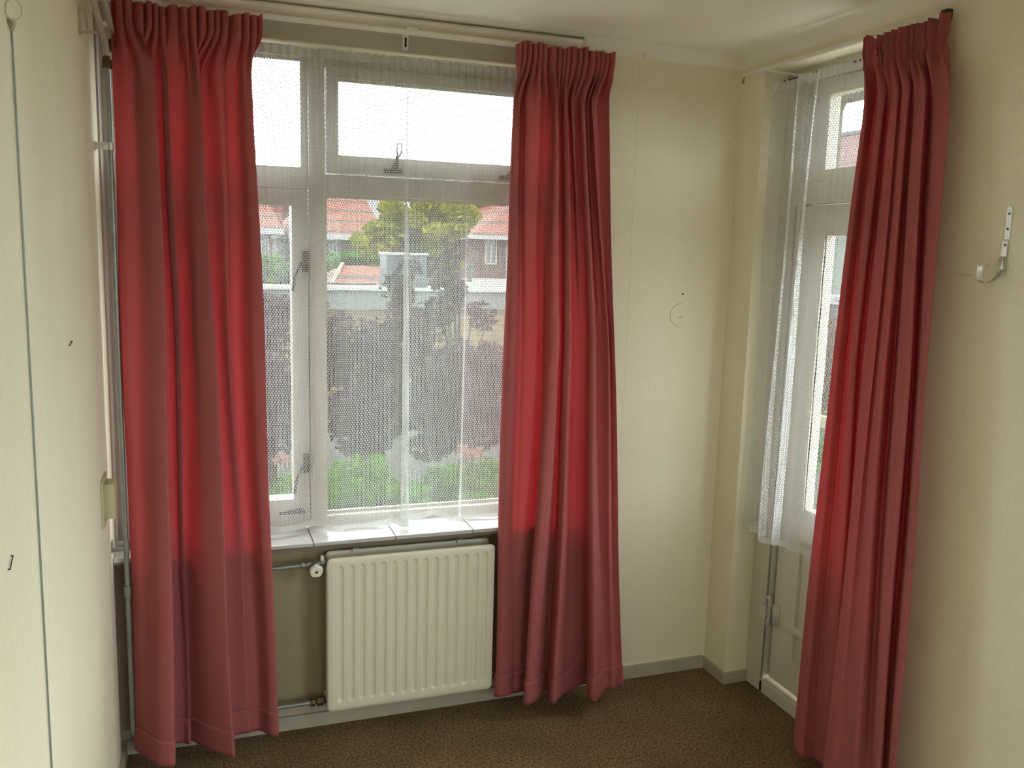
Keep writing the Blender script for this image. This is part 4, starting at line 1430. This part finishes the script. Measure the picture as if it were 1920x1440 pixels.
# flue
c0, c1 = at(880, 545, Y=10.9), at(880, 495, Y=10.9)
fl_ = empty('roof_flue', (c0.x, 10.9, za + .02), label='dark flue pipe with cap on the flat roof, left of the right brick house', cat='flue')
MB().box(c0.x - .05, c0.x + .05, 10.86, 10.94, za + .021, za + .10).build('flue_base', M['fascia'], fl_)
MB().tube([(c0.x, 10.9, za + .1), (c0.x, 10.9, c1.z - .04)], .032, 12).tube([(c0.x, 10.9, c1.z - .04), (c0.x, 10.9, c1.z)], .05, 12).build('flue_pipe', M['ducting'], fl_)
# low white lean-to roofs at the right
lw = empty('lean_to', (at(930, 530, Y=15).x, 15, G), label='white lean-to roof below the right brick house', cat='lean-to')
a_, b_ = at(842, 536, Y=15), at(1100, 536, Y=15)
zt_ = at(900, 523, Y=16.5).z
m = MB()
m.prism([(15.0, a_.z), (16.8, zt_), (16.8, zt_ - .08), (15.0, a_.z - .12)], 'x', a_.x, b_.x)
m.build('roof', M['roofgrey'], lw)
MB().box(a_.x + .05, b_.x - .05, 15.1, 16.7, G, a_.z - .05).build('wall', M['ybrick'], lw)

# purple shrubs close by
plant('purple_shrub', [bl(690, 672, 6.6, 95, 100, .45), bl(600, 660, 6.8, 80, 98, .4), bl(780, 640, 6.7, 85, 105, .45), bl(700, 780, 6.4, 120, 90, .5), bl(742, 560, 6.9, 40, 80, .3), bl(770, 500, 7.0, 22, 30, .2)], .034, 9800, M['lf_purple'],
      (at(700, 760, Y=6.6).x, 6.6, .05), 'broad purple-leaved shrub in the middle of the garden view', 'shrub', seed=21, branches=14)
plant('purple_shrub', [bl(860, 730, 6.3, 100, 88, .5), bl(900, 690, 6.5, 60, 70, .4), bl(836, 545, 7.0, 40, 60, .25), bl(845, 470, 7.2, 34, 36, .2), bl(905, 590, 6.9, 40, 34, .2), bl(860, 800, 6.2, 110, 60, .5)], .034, 8200, M['lf_purple'],
      (at(860, 760, Y=6.4).x, 6.4, .05), 'purple shrub with a tall upright branch, beside the right curtain', 'shrub', seed=22, branches=16)
plant('purple_shrub', [bl(500, 700, 6.5, 70, 100, .45), bl(520, 600, 6.8, 45, 50, .3), bl(500, 800, 6.3, 80, 60, .4), bl(430, 690, 6.6, 70, 110, .4)], .034, 6500, M['lf_purple'],
      (at(500, 740, Y=6.5).x, 6.5, .05), 'purple shrub seen through the casement, behind the left curtain edge', 'shrub', seed=23, branches=10)
plant('green_bush', [bl(640, 930, 5.0, 75, 62, .35), bl(700, 900, 5.2, 50, 50, .3), bl(560, 935, 5.0, 60, 52, .3), bl(745, 940, 4.9, 60, 60, .3)], .032, 3600, M['lf_green'],
      (at(660, 930, Y=5.0).x, 5.0, .03), 'low bright green bush at the foot of the main pane', 'bush', seed=31)
plant('green_bush', [bl(870, 930, 5.0, 75, 60, .35), bl(820, 925, 5.1, 50, 55, .3), bl(930, 905, 5.1, 50, 50, .3)], .032, 2800, M['lf_green'],
      (at(870, 930, Y=5.0).x, 5.0, .03), 'low green bush under the pink flowers beside the right curtain', 'bush', seed=32)
plant('pink_flowers', [bl(886, 852, 5.0, 24, 13, .10), bl(868, 842, 5.05, 10, 7, .08)], .026, 260, M['lf_pink'],
      (at(886, 880, Y=5.0).x, 5.0, .012), 'cluster of pale pink flowers low at the right of the main pane', 'flowers', seed=33)
plant('pink_flowers', [bl(532, 862, 5.1, 16, 9, .1)], .026, 120, M['lf_pink'],
      (at(532, 880, Y=5.1).x, 5.1, .012), 'small pink flower cluster low in the narrow casement', 'flowers', seed=34)

# ------------------------------------------------------------------ outside the garden door
po = empty('porch', (3.3, at(1530, 500, Xp=3.3).y, G), label='beige timber porch post with diagonal brace, seen through the door fanlight', cat='porch')
XPp = 3.3
pl, prt = at(1512, 400, Xp=XPp).y, at(1541, 400, Xp=XPp).y
zt = at(1590, 186, Xp=XPp).z
MB().box(XPp, XPp + .09, prt, pl, G, zt + .12).build('post', M['timber'], po)
MB().box(XPp, XPp + .09, prt - 1.6, pl, zt, zt + .16).build('beam', M['timber'], po)
ba, bb = at(1545, 217, Xp=XPp), at(1567, 183, Xp=XPp)
m = MB()
m.prism([(prt + .02, ba.z), (prt, ba.z - .0), (bb.y, zt + .01), (bb.y + .0, zt + .05), (prt + .02, zt + .05)], 'x', XPp + .01, XPp + .08)
m.build('brace', M['timber'], po)
MB().box(2.16, XPp + .12, prt - 1.65, pl + .05, zt + .165, zt + .19).build('porch_roof', M['timber'], po)

def hs(px, py, X_): return at(px, py, Xp=X_)
XA = 11.0
t0, t1 = hs(1500, 563, XA), hs(1640, 553, XA)
an = empty('annex', (XA, t1.y, G), label='flat roofed annex with white roof edge, seen through the door glass', cat='annex')
MB().box(XA, XA + 4, t1.y - 4, t0.y + 4, t0.z - .02, hs(1545, 554, XA).z).build('roof_edge', M['fascia'], an)
MB().box(XA + .1, XA + 4, t1.y - 4, t0.y + 4, G, t0.z - .02).build('wall', M['slate'], an)
q0, q1 = hs(1573, 440, XA + .6), hs(1500, 440, XA + .6)
MB().box(XA + .6, XA + 3.5, q0.y, q1.y + 2, hs(1545, 554, XA).z, hs(1560, 400, XA + .6).z).build('dormer', M['paleclad'], an)
XB = 17.0
e0 = hs(1570, 325, XB)
tp = hs(1570, 257, XB + 4)
rh = empty('red_roof_house', (XB, e0.y, G), label='house with dull red tiled roof, seen in the door fanlight', cat='house')
MB().box(XB + .3, XB + 8, e0.y - 9, e0.y + 8, G, e0.z).build('wall', M['brick'], rh)
m = MB()
m.prism([(XB, e0.z - .05), (XB + 4, tp.z), (XB + 8.3, e0.z - .05)], 'y', e0.y - 9.3, e0.y + 8.3)
# prism over axis y takes (x, z)
m.build('roof', M['redtile'], rh)
MB().box(XB + 3.9, XB + 4.1, e0.y - 9.3, e0.y + 8.3, tp.z - .02, tp.z + .1).build('ridge', M['slate'], rh)

def blx(px, py, X_, w_, h_, dx):
    v = hs(px, py, X_)
    return (X_, v.y, v.z, dx, w_, h_)
v0 = hs(1545, 660, 6.5)
plant('red_leaved_shrub', [blx(1560, 650, 6.5, 1.0, .55, .5), blx(1530, 720, 6.3, 1.1, .6, .5), blx(1600, 680, 6.5, 1.0, .6, .5)], .04, 3200, M['lf_red'],
      (6.5, v0.y, .05), 'reddish pale shrub seen through the door glass', 'shrub', seed=41)
v0 = hs(1520, 850, 5.4)
plant('green_bush', [blx(1515, 860, 5.4, .7, .4, .35), blx(1570, 860, 5.4, .7, .45, .35)], .035, 2200, M['lf_green'],
      (5.4, v0.y, .03), 'green bush low outside the garden door', 'bush', seed=42)
v0, v1 = hs(1508, 782, 4.2), hs(1600, 778, 4.2)
fr_ = empty('timber_rail', (4.2, v0.y, G), label='pale yellow timber rail outside the garden door', cat='rail')
MB().box(4.2, 4.25, v1.y - .5, v0.y + .3, v0.z - .04, v0.z + .04).build('top_rail', M['paletimber'], fr_)
for yy in (v1.y - .4, v0.y + .2):
    MB().box(4.26, 4.32, yy - .03, yy + .03, G, v0.z + .04).build('post', M['paletimber'], fr_)
